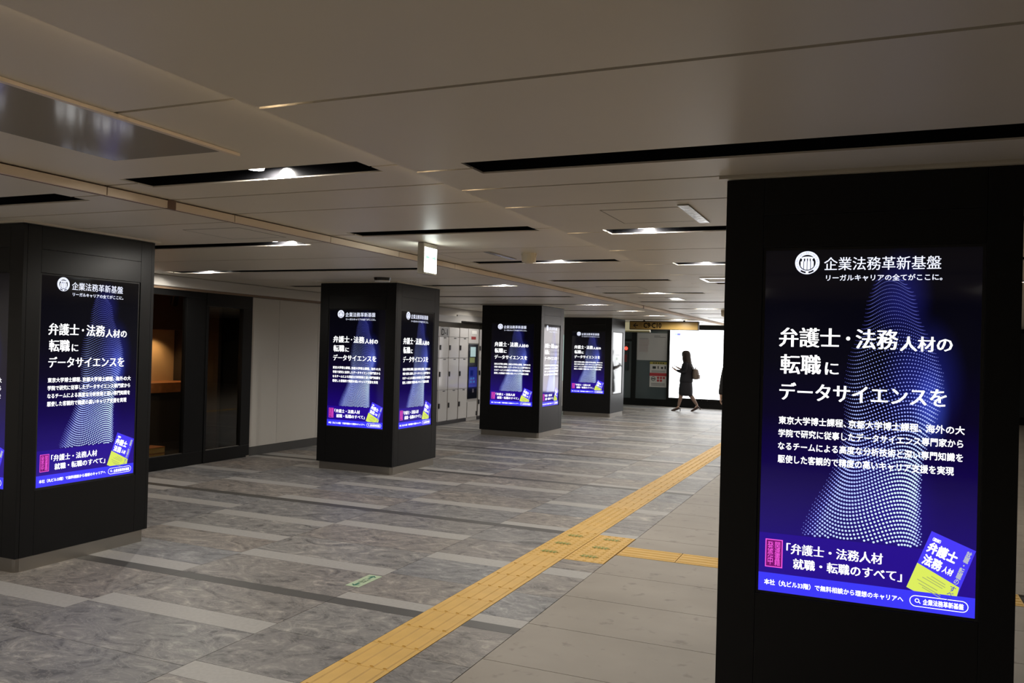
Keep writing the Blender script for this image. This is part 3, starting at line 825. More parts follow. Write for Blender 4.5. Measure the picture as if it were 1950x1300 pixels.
tpart('notice_card', -.14, .0, .96, 1.08, mat('ts5', (.30, .32, .42), .4, srgb=False))
tpart('coin_slot', -.02, .05, .60, .68, STEEL)
dd = MB().box(-.012, .004, -.23, .23, .075, .40).obj('door', LOCKM, pt, bevel=.003)
MB().box(.004, .02, .19, .225, .10, .19).obj('lock', LOCKBLK, dd)

# ------------------------------------------------------------------ back wall
wb = tag(MB().box(-10.6, 6.5, YB, 24.5, 0, 2.62).obj('wall_back', TEALD), kind='structure')
tag(MB().box(XL, 6.5, YB - .03, YB, 0, .20).obj('baseboard_back', FRAME), kind='structure')
MB().box(-6.47, -6.33, YB - .05, YB, .20, 2.35).obj('post', FRAME, wb)
MB().box(-6.33, -5.42, YB - .02, YB, .20, 2.17).obj('glass_panel', TEAL, wb)
MB().box(XL, -6.47, YB - .015, YB, .20, 1.86).obj('lower_panel', TEAL, wb)
MB().box(XL, -6.47, YB - .03, YB, 1.86, 1.93).obj('cross_rail', FRAME, wb)
MB().box(XL, 6.5, YB - .04, YB, 2.26, 2.36).obj('head_rail', FRAME, wb)
PAPER = mat('poster_paper', (.50, .49, .50), .4, srgb=False)
PRINTG = mat('print_grey', (.22, .21, .22), .5, srgb=False); PRINTR = mat('print_red', (.50, .04, .05), .5, srgb=False); PRINTP = mat('print_pink', (.42, .33, .34), .5, srgb=False)
PRINTY = mat('print_yellow', (.42, .36, .07), .5, srgb=False); PRINTK = mat('print_black', (.03, .03, .03), .5, srgb=False)
po = thing('wall_poster', (-5.85, YB - .021, 1.32), 'large pale poster with small print, left of the glowing map', 'poster')
def pp(par, nm, x0, x1, z0, z1, m, l=.002): return MB().box(x0, x1, -.004 - l, -.004, z0, z1).obj(nm, m, par)
MB().box(-.465, .465, -.004, 0, 0, .79).obj('sheet', PAPER, po)
for i in range(7): pp(po, 'text_line', -.40, -.12 + .01 * (i % 3), .60 - .026 * i, .612 - .026 * i, PRINTP)
for i in range(7): pp(po, 'text_line', -.40, -.14 + .012 * (i % 2), .40 - .026 * i, .412 - .026 * i, PRINTP)
pp(po, 'heading', -.40, -.13, .625, .637, PRINTG); pp(po, 'heading', -.40, -.13, .425, .437, PRINTP)
pp(po, 'title', .04, .22, .70, .72, PRINTG); pp(po, 'title', .04, .38, .665, .68, PRINTG)
no = thing('notice_sign', (-5.665, YB - .030, .55), 'notice sheet with yellow and red bands and round red pictograms', 'sign')
MB().box(-.25, .25, -.004, 0, 0, .73).obj('sheet', mat('notice_white', (.66, .65, .64), .4, srgb=False), no)
pp(no, 'yellow_band', -.25, .25, .66, .73, PRINTY); pp(no, 'red_band', -.25, .25, .32, .41, PRINTR)
for k in range(5): pp(no, 'band_print', -.16 + .07 * k, -.11 + .07 * k, .68, .71, PRINTK, .003)
for k, (x_, w_, h_) in enumerate(((-.17, .10, .07), (-.02, .03, .08), (.08, .06, .06), (.18, .04, .08))): pp(no, 'pictogram', x_, x_ + w_, .53, .53 + h_, PRINTK)
for k in range(3): pp(no, 'text_line', -.20, .20, .47 - .022 * k, .48 - .022 * k, PRINTG)
for k in range(3): pp(no, 'text_line', -.20, .20, .10 - .03 * k, .115 - .03 * k, PRINTG)
def disc(par, nm, x_, z_, r, m, r0=0.0, n=20):
    mb = MB()
    pts = [(x_ + r * math.cos(2 * math.pi * i / n), z_ + r * math.sin(2 * math.pi * i / n)) for i in range(n)]
    if r0:
        for i in range(n):
            j = (i + 1) % n
            q = lambda rr, k: (x_ + rr * math.cos(2 * math.pi * k / n), -.006, z_ + rr * math.sin(2 * math.pi * k / n))
            mb.poly([q(r, i), q(r, j), q(r0, j), q(r0, i)])
        return mb.obj(nm, m, par)
    return mb.prism(pts, 'y', -.0065, -.004).obj(nm, m, par)
disc(no, 'ring', -.14, .24, .065, PRINTK, .05); pp(no, 'ring_print', -.185, -.095, .225, .255, PRINTK)
for x_, z_ in ((0, .27), (.085, .27), (.17, .27), (0, .19), (.085, .19)): disc(no, 'red_pictogram', x_, z_, .034, PRINTR)
MAPW = mat('map_lit', (.8, .8, .8), .15, srgb=False, emit=(.96, .98, 1.0), es=4.2)
mp = thing('backlit_map', (-4.365, YB - .041, .20), 'large glowing white backlit map on the back wall', 'map board')
bz = MB()
for (a, b_, c, d) in ((-1.04, -.965, 0, 2.06), (.965, 1.04, 0, 2.06), (-.965, .965, 0, .07), (-.965, .965, 2.02, 2.06)): bz.box(a, b_, -.06, .04, c, d)
bz.obj('frame', FRAME, mp)
MB().box(-.965, .965, -.03, .04, .07, 2.02).obj('lit_panel', MAPW, mp)
def lit(par, nm, x0, x1, z0, z1, c, es, y=-.032): return MB().box(x0, x1, y, y + .0015, z0, z1).obj(nm, mat('lit_' + nm, (.2, .2, .2), .15, srgb=False, emit=c, es=es), par)
lit(mp, 'logo_pale', -.84, -.76, 1.86, 1.92, (.45, .62, 1), 1.6); lit(mp, 'logo_blue', -.76, -.67, 1.86, 1.92, (.22, .24, .95), 1.3)
lit(mp, 'map_road', -.45, -.36, 1.555, 1.567, (.7, .7, .7), 1.0); lit(mp, 'map_park', -.005, .025, 1.10, 1.17, (.62, 1, .55), 1.6)
lit(mp, 'map_road', -.06, .05, 1.24, 1.248, (.8, .85, .8), 1.25); lit(mp, 'map_road', -.30, -.22, 1.28, 1.286, (.8, .8, .8), 1.2)
lit(mp, 'map_road', -.02, .20, .80, .806, (.85, .85, .9), 1.2); lit(mp, 'map_road', .05, .058, .70, 1.10, (.88, .88, .95), 1.2)
for k, x_ in enumerate((-.02, .14)): disc(mp, 'rivet', x_, .03, .008, STEEL).location = (0, -.056, 0)
m2 = thing('backlit_poster', (-2.05, YB - .041, .20), 'glowing pale poster board hidden behind the nearest pillar, seen only in reflections', 'poster board')
bz = MB()
for (a, b_, c, d) in ((-1.20, -1.13, 0, 2.06), (1.13, 1.20, 0, 2.06), (-1.13, 1.13, 0, .07), (-1.13, 1.13, 2.02, 2.06)): bz.box(a, b_, -.06, .04, c, d)
bz.obj('frame', FRAME, m2)
MB().box(-1.13, 1.13, -.03, .04, .07, 2.02).obj('lit_panel', mat('poster_lit', (.8, .8, .8), .15, srgb=False, emit=(1, .95, .97), es=3.4), m2)
for i in range(9): lit(m2, 'text_line', -.9, .5 - .1 * (i % 3), 1.5 - .12 * i, 1.53 - .12 * i, (.5, .5, .55), 1.6)
# red alarm and hydrant box
al = thing('alarm_box', (-6.70, YB - .015, 1.25), 'dark wall box with glowing red alarm lamp beside the farthest pillar', 'alarm')
MB().box(-.12, .14, -.05, 0, -.25, .55).obj('box', TEALD, al, bevel=.005)
MB().box(-.02, .10, -.054, -.05, .0, .22).obj('red_plate', mat('alarm_plate', (.22, .02, .02), .4, srgb=False), al)
mb = MB(); mb.loft([[(.07 + r * math.cos(i * math.pi / 8), -.05 - d, .40 + r * math.sin(i * math.pi / 8)) for i in range(16)] for r, d in ((.052, 0), (.048, .02), (.034, .04), (.012, .05))])
mb.obj('lamp', mat('alarm_red', (.5, .02, .02), .2, srgb=False, emit=(1, .05, .03), es=3.0), al, smooth=True)
# plain far sides of the concourse
tag(MB().box(6.5, 6.6, -5, 24.5, 0, 2.62).obj('wall_right', TEALD), kind='structure')
tag(MB().box(-10.6, 6.6, -5.1, -5.0, 0, 2.62).obj('wall_front', TEALD), kind='structure')

# ------------------------------------------------------------------ hanging signs and ceiling fittings
OCH = mat('sign_ochre', (.34, .22, .065), .35, srgb=False, var=.05); INK = mat('sign_ink', (.012, .008, .006), .5, srgb=False)
sg = thing('exit_direction_sign', (-4.74, 20.5, 2.12), 'long ochre hanging sign reading C9 and C10 with a left arrow', 'sign')
MB().box(-.86, .86, -.06, .06, 0, .215).obj('housing', INK, sg, bevel=.004)
MB().box(-.845, .845, -.064, -.06, .014, .195).obj('face', OCH, sg)
for x_ in (-.5, .5): MB().box(x_ - .02, x_ + .02, -.02, .02, .215, .29 if x_ > 0 else .24).obj('hanger', INK, sg)
def stext(par, body, box, m, y, b=.012):
    me = text_mesh('lettering', body, box, b); me.materials.append(m); return link('lettering', me, par, (0, y, 0))
stext(sg, 'C9·C10', (-.50, -.05, .040, .175), INK, -.0655, .032)
stext(sg, '出', (-.62, -.54, .105, .165), mat('sign_ink_pale', (.20, .13, .05), .4, srgb=False), -.0655, .0)
stext(sg, '口', (-.61, -.55, .045, .095), MATS['sign_ink_pale'], -.0655, .0)
mb = MB(); mb.prism([(-.77, .105), (-.70, .165), (-.675, .165), (-.727, .118), (-.64, .118), (-.64, .092), (-.727, .092), (-.675, .045), (-.70, .045)], 'y', -.0665, -.0645)
mb.obj('arrow', INK, sg)
cs = thing('cream_sign', (-5.81, 22.0, 2.09), 'cream hanging sign half hidden behind the ochre sign', 'sign')
MB().box(-.34, .35, -.06, .06, .03, .262).obj('face', mat('cream_lit', (.62, .56, .40), .5, srgb=False, emit=(.50, .45, .28), es=.45), cs, bevel=.004)
MB().box(-.345, .355, -.065, .065, 0, .03).obj('bottom_trim', mat('cream_trim', (.35, .32, .16), .5, srgb=False), cs)
ex_ = thing('emergency_exit_sign', (-3.28, 5.86, 2.16), 'small glowing white and green exit box hanging from the ceiling', 'exit sign')
MB().box(-.028, .028, -.11, .11, 0, .246).obj('housing', mat('sign_housing', (.42, .40, .34), .4, srgb=False), ex_, bevel=.004)
EXL = mat('exit_lit', (.8, .8, .8), .3, srgb=False, emit=(.93, 1.0, .96), es=6.5); EXG = mat('exit_green', (.1, .5, .3), .3, srgb=False, emit=(.55, 1.0, .80), es=.95)
for s_ in (-1, 1):
    MB().box(min(s_ * .028, s_ * .031), max(s_ * .028, s_ * .031), -.096, .100, .016, .212).obj('lit_face', EXL, ex_)
    x_ = s_ * .0325
    mb = MB()
    for k in (-1, 1):
        mb.poly([(x_, k * .085, .135), (x_, k * .055, .165), (x_, k * .055, .143), (x_, k * .02, .143), (x_, k * .02, .127), (x_, k * .055, .127), (x_, k * .055, .105)])
    mb.obj('green_arrows', EXG, ex_)
def detector(nm, x_, y_, z_, label, m, r=.055, h=.075):
    t = thing(nm, (x_, y_, z_), label, 'detector')
    MB().cyl((0, 0), r * 1.05, -.018, 0, 22).obj('base', m, t, smooth=False)
    MB().cyl((0, 0), r * .92, -h, -.018, 22, r).obj('sensor_body', m, t)
    MB().cyl((0, 0), r * .45, -h - .014, -h, 18, r * .7).obj('sensor_tip', m, t)
detector('smoke_detector', -2.73, 6.66, ZM, 'cream round detector on the ceiling, middle of the view', PLASTIC, .065, .075)
detector('smoke_detector', -2.62, 16.4, ZM, 'cream round detector on the far ceiling above the glowing map', PLASTIC, .065, .11)
sk = thing('ceiling_speaker', (-5.2, 8.25, ZL), 'dark round ceiling fitting above the pillar by the white wall', 'ceiling fitting')
MB().cyl((0, 0), .09, -.035, 0, 22, .10).obj('housing', LOCKBLK, sk); MB().cyl((0, 0), .085, -.048, -.035, 22, .092).obj('rim', WHITEP, sk)
# glossy access panel with a cream strip
GLOSSP = mat('gloss_panel', (.40, .37, .34), .10, srgb=False, spec=.6)
hp = thing('access_panel', (-2.87, 1.6, ZM), 'glossy ceiling access panel with a cream edge strip, upper left', 'ceiling panel')
MB().box(-.33, .31, -1.2, 1.18, -.006, -.001).obj('glossy_sheet', GLOSSP, hp); MB().box(.312, .335, -1.3, 1.25, -.014, -.001).obj('edge_strip', RAIL, hp)
LINE = mat('hatch_line', (.20, .17, .14), .6, srgb=False)
CLEAR = mat('clear_strip', (.42, .41, .39), .16, srgb=False, spec=.6, bump=.25, bscale=30)
CHROME = mat('chrome_trim', (.8, .8, .82), .12, metal=1.0, srgb=False)
def hatch(x0, x1, y0, y1, z_, label, strip=None, rim=LINE, rw=.006, rh=.0015):
    t = thing('ceiling_hatch', ((x0 + x1) / 2, (y0 + y1) / 2, z_), label, 'hatch', group='hatches in the ceiling')
    a, b_ = (x1 - x0) / 2, (y1 - y0) / 2
    MB().box(-a + rw, a - rw, -b_ + rw, b_ - rw, -.001, 0).obj('lid', CEIL, t)
    mb = MB()
    for q in ((-a, a, -b_, -b_ + rw), (-a, a, b_ - rw, b_), (-a, -a + rw, -b_ + rw, b_ - rw), (a - rw, a, -b_ + rw, b_ - rw)): mb.box(*q, -rh, 0)
    mb.obj('rim', rim, t)
    if strip: MB().box(strip[0] - (x0 + x1) / 2, strip[1] - (x0 + x1) / 2, strip[2] - (y0 + y1) / 2, strip[3] - (y0 + y1) / 2, -.006, -.002).obj('clear_strip', CLEAR, t)
hatch(-1.40, -.90, 4.43, 4.93, ZR, 'square ceiling hatch with a clear strip, beside the nearest pillar', (-.955, -.895, 4.36, 4.99))
hatch(-3.55, -3.0, 6.48, 6.98, ZM, 'square ceiling hatch near the hanging exit box', (-3.07, -3.01, 6.45, 7.05))
hatch(-1.66, -1.0, 8.72, 9.21, ZR, 'ceiling hatch with a bright metal rim, far right ceiling', None, CHROME, .03, .008)
hatch(-3.3, -2.75, 10.35, 10.9, ZM, 'square ceiling hatch in the middle bay beyond the round detector')
hatch(-3.3, -2.68, 12.5, 13.1, ZM, 'far ceiling hatch with a bright metal plate', (-2.9, -2.69, 12.52, 13.08))
hatch(-4.45, -3.95, 4.45, 4.95, ZL, 'ceiling hatch beside the pillar at the left edge')

# ------------------------------------------------------------------ floor stickers
GRN = mat('sticker_green', (.04, .19, .12), .5, srgb=False)
fs = thing('floor_sticker', (-3.105, 4.80, .0005), 'pale green exit arrow sticker on the marble floor', 'sticker')
MB().box(-.052, .052, -.145, .145, 0, .0012).obj('sheet', mat('sticker_pale', (.50, .62, .42), .45, srgb=False), fs)
for s_ in (-1, 1):
    q = lambda a, b_: (a, s_ * b_)
    mb = MB(); mb.poly([(*q(x_, y_), .0016) for x_, y_ in ((0, .13), (.034, .095), (.018, .095), (.010, .103), (.010, .055), (-.010, .055), (-.010, .103), (-.018, .095), (-.034, .095))])
    mb.obj('arrow', GRN, fs)
me = text_mesh('lettering', '出口', (-.045, .045, -.026, .026), .012)
for v in me.vertices: v.co = (-v.co.z, v.co.x, .0016)
me.materials.append(GRN); link('lettering', me, fs)
SG = mat('sticker_olive', (.22, .33, .05), .5, srgb=False)
words_ = ['left column of the dotted yellow block, front', 'left column of the dotted yellow block, middle', 'left column of the dotted yellow block, back', 'right column of the dotted yellow block, front', 'right column of the dotted yellow block, middle', 'right column of the dotted yellow block, back']
for k in range(6):
    x_ = -2.29 if k < 3 else -1.965
    y_ = BLK[0] + .155 + .31 * (k % 3)
    t = thing('tile_mark', (x_, y_, .0058), 'small green printed mark in the ' + words_[k], 'marking', group='green marks on the yellow tiles')
    mb = MB()
    for i in range(4): mb.box(-.055 + .03 * i, -.036 + .03 * i, -.030, -.022, 0, .0006).box(-.055 + .03 * i, -.036 + .03 * i, .022, .030, 0, .0006).box(-.055 + .03 * i, -.047 + .03 * i, -.022, .022, 0, .0006)
    mb.obj('print', SG, t); MB().box(-.075, .075, -.012, -.005, .0007, .0012).obj('underline', SG, t)

# ------------------------------------------------------------------ people
SKIN = mat('skin', (.46, .29, .21), .5, srgb=False); HAIR = mat('hair_brown', (.040, .026, .020), .45, srgb=False, bump=.3, bscale=90)
SUIT = mat('suit_black', (.012, .011, .016), .8, srgb=False); SUIT2 = mat('coat_dark', (.014, .013, .014), .8, srgb=False)
SHOE = mat('shoe_brown', (.055, .032, .028), .35, srgb=False); PACK = mat('backpack_taupe', (.16, .125, .10), .65, srgb=False, var=.1, vscale=20)
TIGHTS = mat('stocking', (.26, .17, .13), .5, srgb=False)

def skin_body(name, joints, edges, m, parent, sub=2):
    """joints: {key: (pos, radius)}; one continuous skinned surface"""
    keys = list(joints); idx = {k: i for i, k in enumerate(keys)}
    me = bpy.data.meshes.new(name); me.from_pydata([joints[k][0] for k in keys], [(idx[a], idx[b_]) for a, b_ in edges], []); me.update()
    o = bpy.data.objects.new(name, me); col.objects.link(o)
    o.modifiers.new('skin', 'SKIN'); sd = o.modifiers.new('sub', 'SUBSURF'); sd.levels = sub; sd.render_levels = sub
    for i, k in enumerate(keys):
        r = joints[k][1]; r = r if isinstance(r, tuple) else (r, r)
        me.skin_vertices[0].data[i].radius = r
        me.skin_vertices[0].data[i].use_root = (i == 0)
    dg = bpy.context.evaluated_depsgraph_get()
    me2 = bpy.data.meshes.new_from_object(o.evaluated_get(dg))
    bpy.data.objects.remove(o)
    me2.materials.clear(); me2.materials.append(m)
    for p in me2.polygons: p.use_smooth = True
    return link(name, me2, parent)

def ring(c, rx, ry, n=20, tilt=0.0):
    """ellipse round c; rx along x, ry along y; tilt lifts the -x side"""
    return [(c[0] + rx * math.cos(2 * math.pi * i / n), c[1] + ry * math.sin(2 * math.pi * i / n), c[2] + tilt * math.cos(2 * math.pi * i / n)) for i in range(n)]
def tube(pts, n=12):
    """rings perpendicular to a polyline; pts: (pos, radius)"""
    out = []
    for i, (p, r) in enumerate(pts):
        p = Vector(p); a = Vector(pts[max(0, i - 1)][0]); b_ = Vector(pts[min(len(pts) - 1, i + 1)][0])
        t = (b_ - a).normalized(); u = t.cross(Vector((0, 1, 0.13))).normalized(); v = t.cross(u)
        out.append([tuple(p + (u * math.cos(2 * math.pi * k / n) + v * math.sin(2 * math.pi * k / n)) * r) for k in range(n)])
    return out
def cloth(name, rings, m, parent, cap=True, sub=1):
    o = MB().loft(rings, cap).obj(name, m, parent, smooth=True)
    if sub: s_ = o.modifiers.new('sub', 'SUBSURF'); s_.levels = sub; s_.render_levels = sub
    return o

def hand(J, E, wrist, wr, d, side, prefix, curl):
    """adds a palm with five separate finger chains to the skin skeleton. d: direction of the hand, side: direction of the thumb, curl: direction the fingers bend"""
    d = Vector(d).normalized(); side = Vector(side).normalized(); curl = Vector(curl).normalized(); w0 = Vector(wrist)
    J[prefix + 'palm'] = (tuple(w0 + d * .055), (.030, .018)); E.append((wr, prefix + 'palm'))
    for i, (o_, ln) in enumerate(((.024, .062), (.008, .070), (-.008, .066), (-.024, .052))):
        a = w0 + d * .085 + side * o_; b_ = a + d * ln * .5 + curl * .008; c = b_ + d * ln * .38 + curl * .024
        for nm, p, r in (('a', a, .0095), ('b', b_, .0085), ('c', c, .0072)): J[prefix + str(i) + nm] = (tuple(p), r)
        E += [(prefix + 'palm', prefix + str(i) + 'a'), (prefix + str(i) + 'a', prefix + str(i) + 'b'), (prefix + str(i) + 'b', prefix + str(i) + 'c')]
    a = w0 + d * .045 + side * .036; b_ = a + d * .035 + side * .016 + curl * .012
    J[prefix + 'ta'] = (tuple(a), .0105); J[prefix + 'tb'] = (tuple(b_), .0085); E += [(prefix + 'palm', prefix + 'ta'), (prefix + 'ta', prefix + 'tb')]

# woman walking to the left past the glowing map, reading a phone.  local -x is forward
WX, WY = -4.56, 22.42
wo = thing('person', (WX, WY, 0), 'person in black suit and skirt walking past the glowing map', 'person')
J = {'pelvis': ((.015, 0, .86), (.115, .15)), 'waist': ((.02, 0, 1.00), (.09, .115)), 'chest': ((.02, 0, 1.17), (.10, .135)), 'neckb': ((.0, 0, 1.31), .05), 'neck': ((-.01, 0, 1.37), .043),
     'jaw': ((-.03, 0, 1.43), (.065, .058)), 'head': ((-.015, 0, 1.51), (.088, .074)), 'crown': ((-.01, 0, 1.57), (.055, .05)), 'nose': ((-.113, 0, 1.475), .010), 'chin': ((-.085, 0, 1.415), .020)}
E = [('pelvis', 'waist'), ('waist', 'chest'), ('chest', 'neckb'), ('neckb', 'neck'), ('neck', 'jaw'), ('jaw', 'head'), ('head', 'crown'), ('head', 'nose'), ('jaw', 'chin')]
for s_, sh, el, wrp in ((-1, (.02, -.155, 1.275), (.02, -.20, 1.03), (-.245, -.12, 1.10)), (1, (.02, .155, 1.275), (.03, .20, 1.03), (-.205, .12, 1.14))):
    p = 'n' if s_ < 0 else 'f'
    J[p + 'sh'] = (sh, .048); J[p + 'el'] = (el, .036); J[p + 'wr'] = (wrp, .024)
    E += [('chest', p + 'sh'), (p + 'sh', p + 'el'), (p + 'el', p + 'wr')]
    hand(J, E, wrp, p + 'wr', (-1, -.35 * s_, .55), (0, -s_, .3), p, (.2, -s_, .5))
for p, s_, hip, kn, an, ball, toe in (('a', -1, (.0, -.08, .82), (-.10, -.075, .47), (-.165, -.07, .115), (-.27, -.075, .022), (-.335, -.075, .016)),
                                     ('b', 1, (.02, .08, .82), (.10, .075, .46), (.315, .07, .165), (.215, .07, .035), (.16, .07, .016))):
    J[p + 'hip'] = (hip, .085); J[p + 'knee'] = (kn, .052); mid = tuple(lerp(kn[i], an[i], .35) + (.012 if i == 0 else 0) for i in range(3)); J[p + 'calf'] = (mid, .047); J[p + 'ank'] = (an, .028)
    J[p + 'ball'] = (ball, (.030, .020)); J[p + 'toe'] = (toe, (.022, .014))
    E += [('pelvis', p + 'hip'), (p + 'hip', p + 'knee'), (p + 'knee', p + 'calf'), (p + 'calf', p + 'ank'), (p + 'ank', p + 'ball'), (p + 'ball', p + 'toe')]
skin_body('body', J, E, SKIN, wo)
for s_ in (-1, 1):
    MB().cyl((-.098, s_ * .030), .008, 1.500, 1.510, 8).obj('eye', LOCKBLK, wo)
MB().box(-.100, -.094, -.02, .02, 1.444, 1.450).obj('mouth', mat('lip', (.3, .09, .08), .4, srgb=False), wo)
cloth('jacket', [ring((.012, 0, .74), .185, .205), ring((.012, 0, .83), .182, .20), ring((.02, 0, .97), .160, .175), ring((.03, 0, 1.08), .162, .18), ring((.035, 0, 1.19), .158, .195), ring((.035, 0, 1.27), .130, .195, tilt=.01), ring((.015, 0, 1.33), .08, .11), ring((.0, 0, 1.365), .060, .066)], SUIT, wo)
for p, s_ in (('n', -1), ('f', 1)):
    sh, el, wr_ = Vector(J[p + 'sh'][0]), Vector(J[p + 'el'][0]), Vector(J[p + 'wr'][0])
    cloth('sleeve', tube([(sh + Vector((0, -s_ * .05, .012)), .050), (sh, .070), (sh.lerp(el, .5), .062), (el + Vector((.008, 0, -.004)), .056), (el.lerp(wr_, .5), .046), (el.lerp(wr_, .95), .040)]), SUIT, wo)
cloth('skirt', [ring((.005, 0, .405), .190, .18), ring((.006, 0, .46), .192, .19), ring((.008, 0, .64), .186, .195), ring((.012, 0, .80), .165, .185), ring((.015, 0, .95), .110, .135)], SUIT, wo)
for p in ('a', 'b'):
    kn, an = Vector(J[p + 'knee'][0]), Vector(J[p + 'ank'][0])
    cloth('stocking', tube([(kn + (kn - an) * .25, .066), (kn, .060), (Vector(J[p + 'calf'][0]), .056), (kn.lerp(an, .7), .042), (an, .036)]), TIGHTS, wo)
    an, ba, to = (Vector(J[p + q][0]) for q in ('ank', 'ball', 'toe'))
    hl = an + Vector((.045, 0, -.035))
    sole_t = Vector((0, 0, .012))
    cloth('shoe', tube([(hl + Vector((.0, 0, .012)), .024), (hl.lerp(ba, .25) + sole_t, .034), (hl.lerp(ba, .6) + sole_t * .8, .034), (ba + Vector((0, 0, .008)), .036), (to, .022), (to + Vector((-.025, 0, -.003)), .010)]), SHOE, wo)
    hb = hl + Vector((.012, 0, -hl.z)) if p == 'a' else hl + Vector((.035, 0, -.075))
    cloth('shoe_heel', tube([(hl + Vector((.004, 0, .0)), .020), (hl.lerp(hb, .5), .011), (hb + Vector((0, 0, .004)), .009)]), SHOE, wo, sub=0)
n_ = 18
def hring(cx_, z_, rx, ry): return ring((cx_, 0, z_), rx, ry, n_)
cloth('hair', [hring(-.005, 1.632, .024, .022), hring(-.006, 1.622, .070, .062), hring(-.008, 1.590, .108, .090), hring(-.004, 1.54, .120, .100), hring(.006, 1.48, .118, .102), hring(.020, 1.42, .112, .105), hring(.038, 1.35, .108, .108), hring(.062, 1.27, .098, .11), hring(.088, 1.20, .072, .095), hring(.110, 1.15, .040, .06)], HAIR, wo)
cloth('hair_lock', tube([((-.05, -.085, 1.53), .03), ((-.065, -.090, 1.45), .03), ((-.05, -.095, 1.36), .028), ((-.03, -.10, 1.27), .018)]), HAIR, wo)
# backpack
bp_ = thing('backpack', (WX + .262, WY, .86), 'taupe backpack worn by the person in the black suit', 'bag')
cloth('bag_body', [ring((.0, 0, .0), .075, .125), ring((.008, 0, .04), .092, .14), ring((.005, 0, .15), .090, .14), ring((-.005, 0, .25), .075, .125), ring((-.012, 0, .285), .055, .10)], PACK, bp_)
MB().box(.06, .108, -.095, .095, .02, .13).obj('front_pocket', PACK, bp_, bevel=.012)
cloth('top_handle', tube([((-.01, -.035, .28), .010), ((-.01, -.02, .315), .010), ((-.01, .02, .315), .010), ((-.01, .035, .28), .010)]), SHOE, bp_, sub=0)
for s_ in (-1, 1):
    cloth('shoulder_strap', tube([((-.05, s_ * .085, .26), .014), ((-.16, s_ * .10, .425), .014), ((-.26, s_ * .105, .475), .014), ((-.335, s_ * .10, .40), .014), ((-.365, s_ * .10, .28), .012), ((-.35, s_ * .12, .18), .012)]), SHOE, bp_, sub=0)
ph = thing('smartphone', (WX - .345, WY - .05, 1.185), 'smartphone held up by the person in the black suit', 'phone')
ph.rotation_euler = (0, R(42), 0)
MB().box(-.006, .004, -.037, .037, -.075, .075).obj('case', LOCKBLK, ph, bevel=.003)
MB().box(.004, .0055, -.033, .033, -.070, .070).obj('screen', mat('phone_screen', (.01, .01, .01), .1, srgb=False, emit=(.5, .55, .6), es=.8), ph)

# second person, almost wholly hidden behind the nearest pillar: a dark sleeve and a hand show at its edge
QX, QY = -1.985, 14.0
pe = thing('person', (QX, QY, 0), 'person in a dark coat mostly hidden behind the nearest pillar', 'person')
J = {'pelvis': ((0, 0, .93), (.15, .11)), 'waist': ((0, 0, 1.08), (.14, .10)), 'chest': ((0, 0, 1.29), (.16, .11)), 'neckb': ((0, 0, 1.45), .06), 'neck': ((0, -.005, 1.50), .052),
     'jaw': ((0, -.02, 1.56), (.066, .075)), 'head': ((0, -.005, 1.65), (.078, .092)), 'crown': ((0, 0, 1.705), (.05, .06)), 'nose': ((0, -.108, 1.60), .011), 'chin': ((0, -.085, 1.535), .022)}
E = [('pelvis', 'waist'), ('waist', 'chest'), ('chest', 'neckb'), ('neckb', 'neck'), ('neck', 'jaw'), ('jaw', 'head'), ('head', 'crown'), ('head', 'nose'), ('jaw', 'chin')]
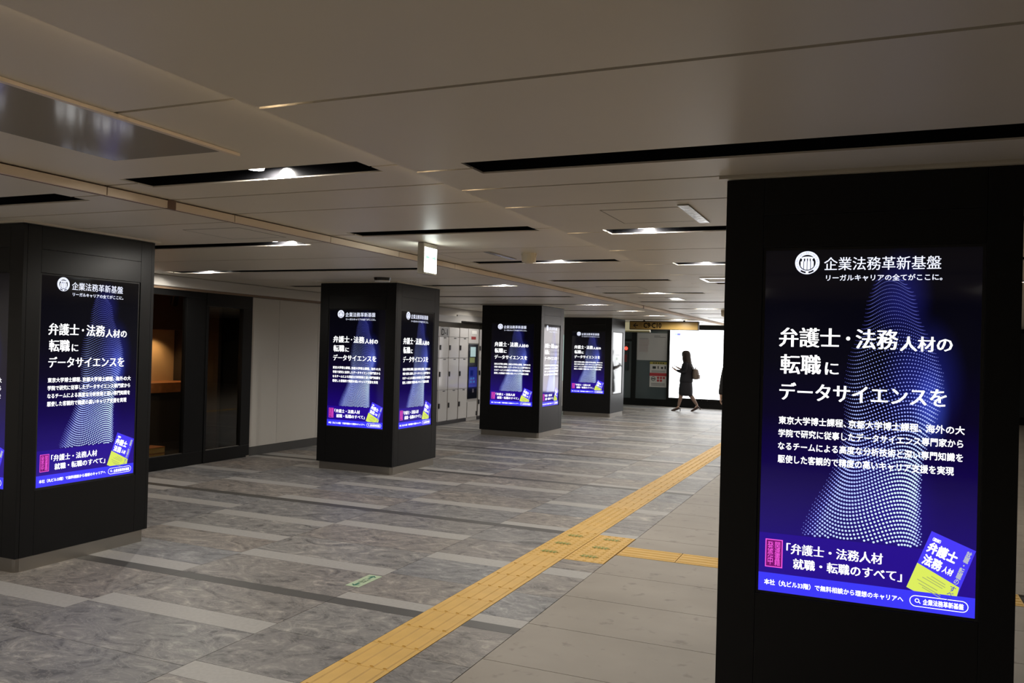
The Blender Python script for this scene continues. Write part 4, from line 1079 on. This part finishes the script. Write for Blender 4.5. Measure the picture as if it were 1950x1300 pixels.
for s_ in (-1, 1):
    p = 'l' if s_ < 0 else 'r'
    J[p + 'sh'] = ((s_ * .185, 0, 1.40), .055); J[p + 'el'] = ((s_ * .245, .02, 1.12), .043); J[p + 'wr'] = ((s_ * .272, -.03, .885), .028)
    E += [('chest', p + 'sh'), (p + 'sh', p + 'el'), (p + 'el', p + 'wr')]
    hand(J, E, J[p + 'wr'][0], p + 'wr', (0, -.15, -1), (0, -1, 0), p, (-s_, 0, 0))
    J[p + 'hip'] = ((s_ * .09, 0, .88), .095); J[p + 'knee'] = ((s_ * .095, -.02 * s_, .50), .062); J[p + 'ank'] = ((s_ * .10, .03, .10), .040); J[p + 'ball'] = ((s_ * .105, -.08, .035), .036); J[p + 'toe'] = ((s_ * .11, -.14, .028), .026)
    E += [('pelvis', p + 'hip'), (p + 'hip', p + 'knee'), (p + 'knee', p + 'ank'), (p + 'ank', p + 'ball'), (p + 'ball', p + 'toe')]
skin_body('body', J, E, SKIN, pe)
cloth('coat', [ring((0, 0, .62), .205, .155), ring((0, 0, .80), .200, .15), ring((0, 0, 1.08), .185, .135), ring((0, 0, 1.30), .205, .14), ring((0, 0, 1.41), .185, .115), ring((0, 0, 1.465), .10, .085), ring((0, 0, 1.50), .07, .07)], SUIT2, pe)
for s_ in (-1, 1):
    p = 'l' if s_ < 0 else 'r'
    sh, el, wr_ = (Vector(J[p + q][0]) for q in ('sh', 'el', 'wr'))
    cloth('sleeve', tube([(sh + Vector((-s_ * .05, 0, .01)), .06), (sh, .075), (sh.lerp(el, .5), .068), (el, .064), (el.lerp(wr_, .5), .056), (wr_, .050)]), SUIT2, pe)
    hp_, kn, an, ba, to = (Vector(J[p + q][0]) for q in ('hip', 'knee', 'ank', 'ball', 'toe'))
    cloth('trouser_leg', tube([(hp_, .115), (hp_.lerp(kn, .5), .098), (kn, .082), (kn.lerp(an, .5), .074), (an + Vector((0, 0, -.03)), .066)]), SUIT2, pe)
    cloth('shoe', tube([(an + Vector((0, .05, -.055)), .040), (an + Vector((0, 0, -.05)), .048), (ba + Vector((0, 0, .012)), .046), (to + Vector((0, -.02, .006)), .034), (to + Vector((0, -.05, .0)), .015)]), SHOE, pe)
    MB().cyl((s_ * .032, -.093), .008, 1.645, 1.655, 8).obj('eye', LOCKBLK, pe)
MB().box(-.022, .022, -.100, -.094, 1.565, 1.571).obj('mouth', MATS['lip'], pe)
cloth('hair', [hring(0, 1.762, .02, .02), hring(0, 1.752, .055, .06), ring((0, .012, 1.715), .085, .10, n_), ring((0, .02, 1.67), .090, .098, n_), ring((0, .045, 1.60), .084, .075, n_), ring((0, .055, 1.54), .06, .05, n_)], HAIR, pe)
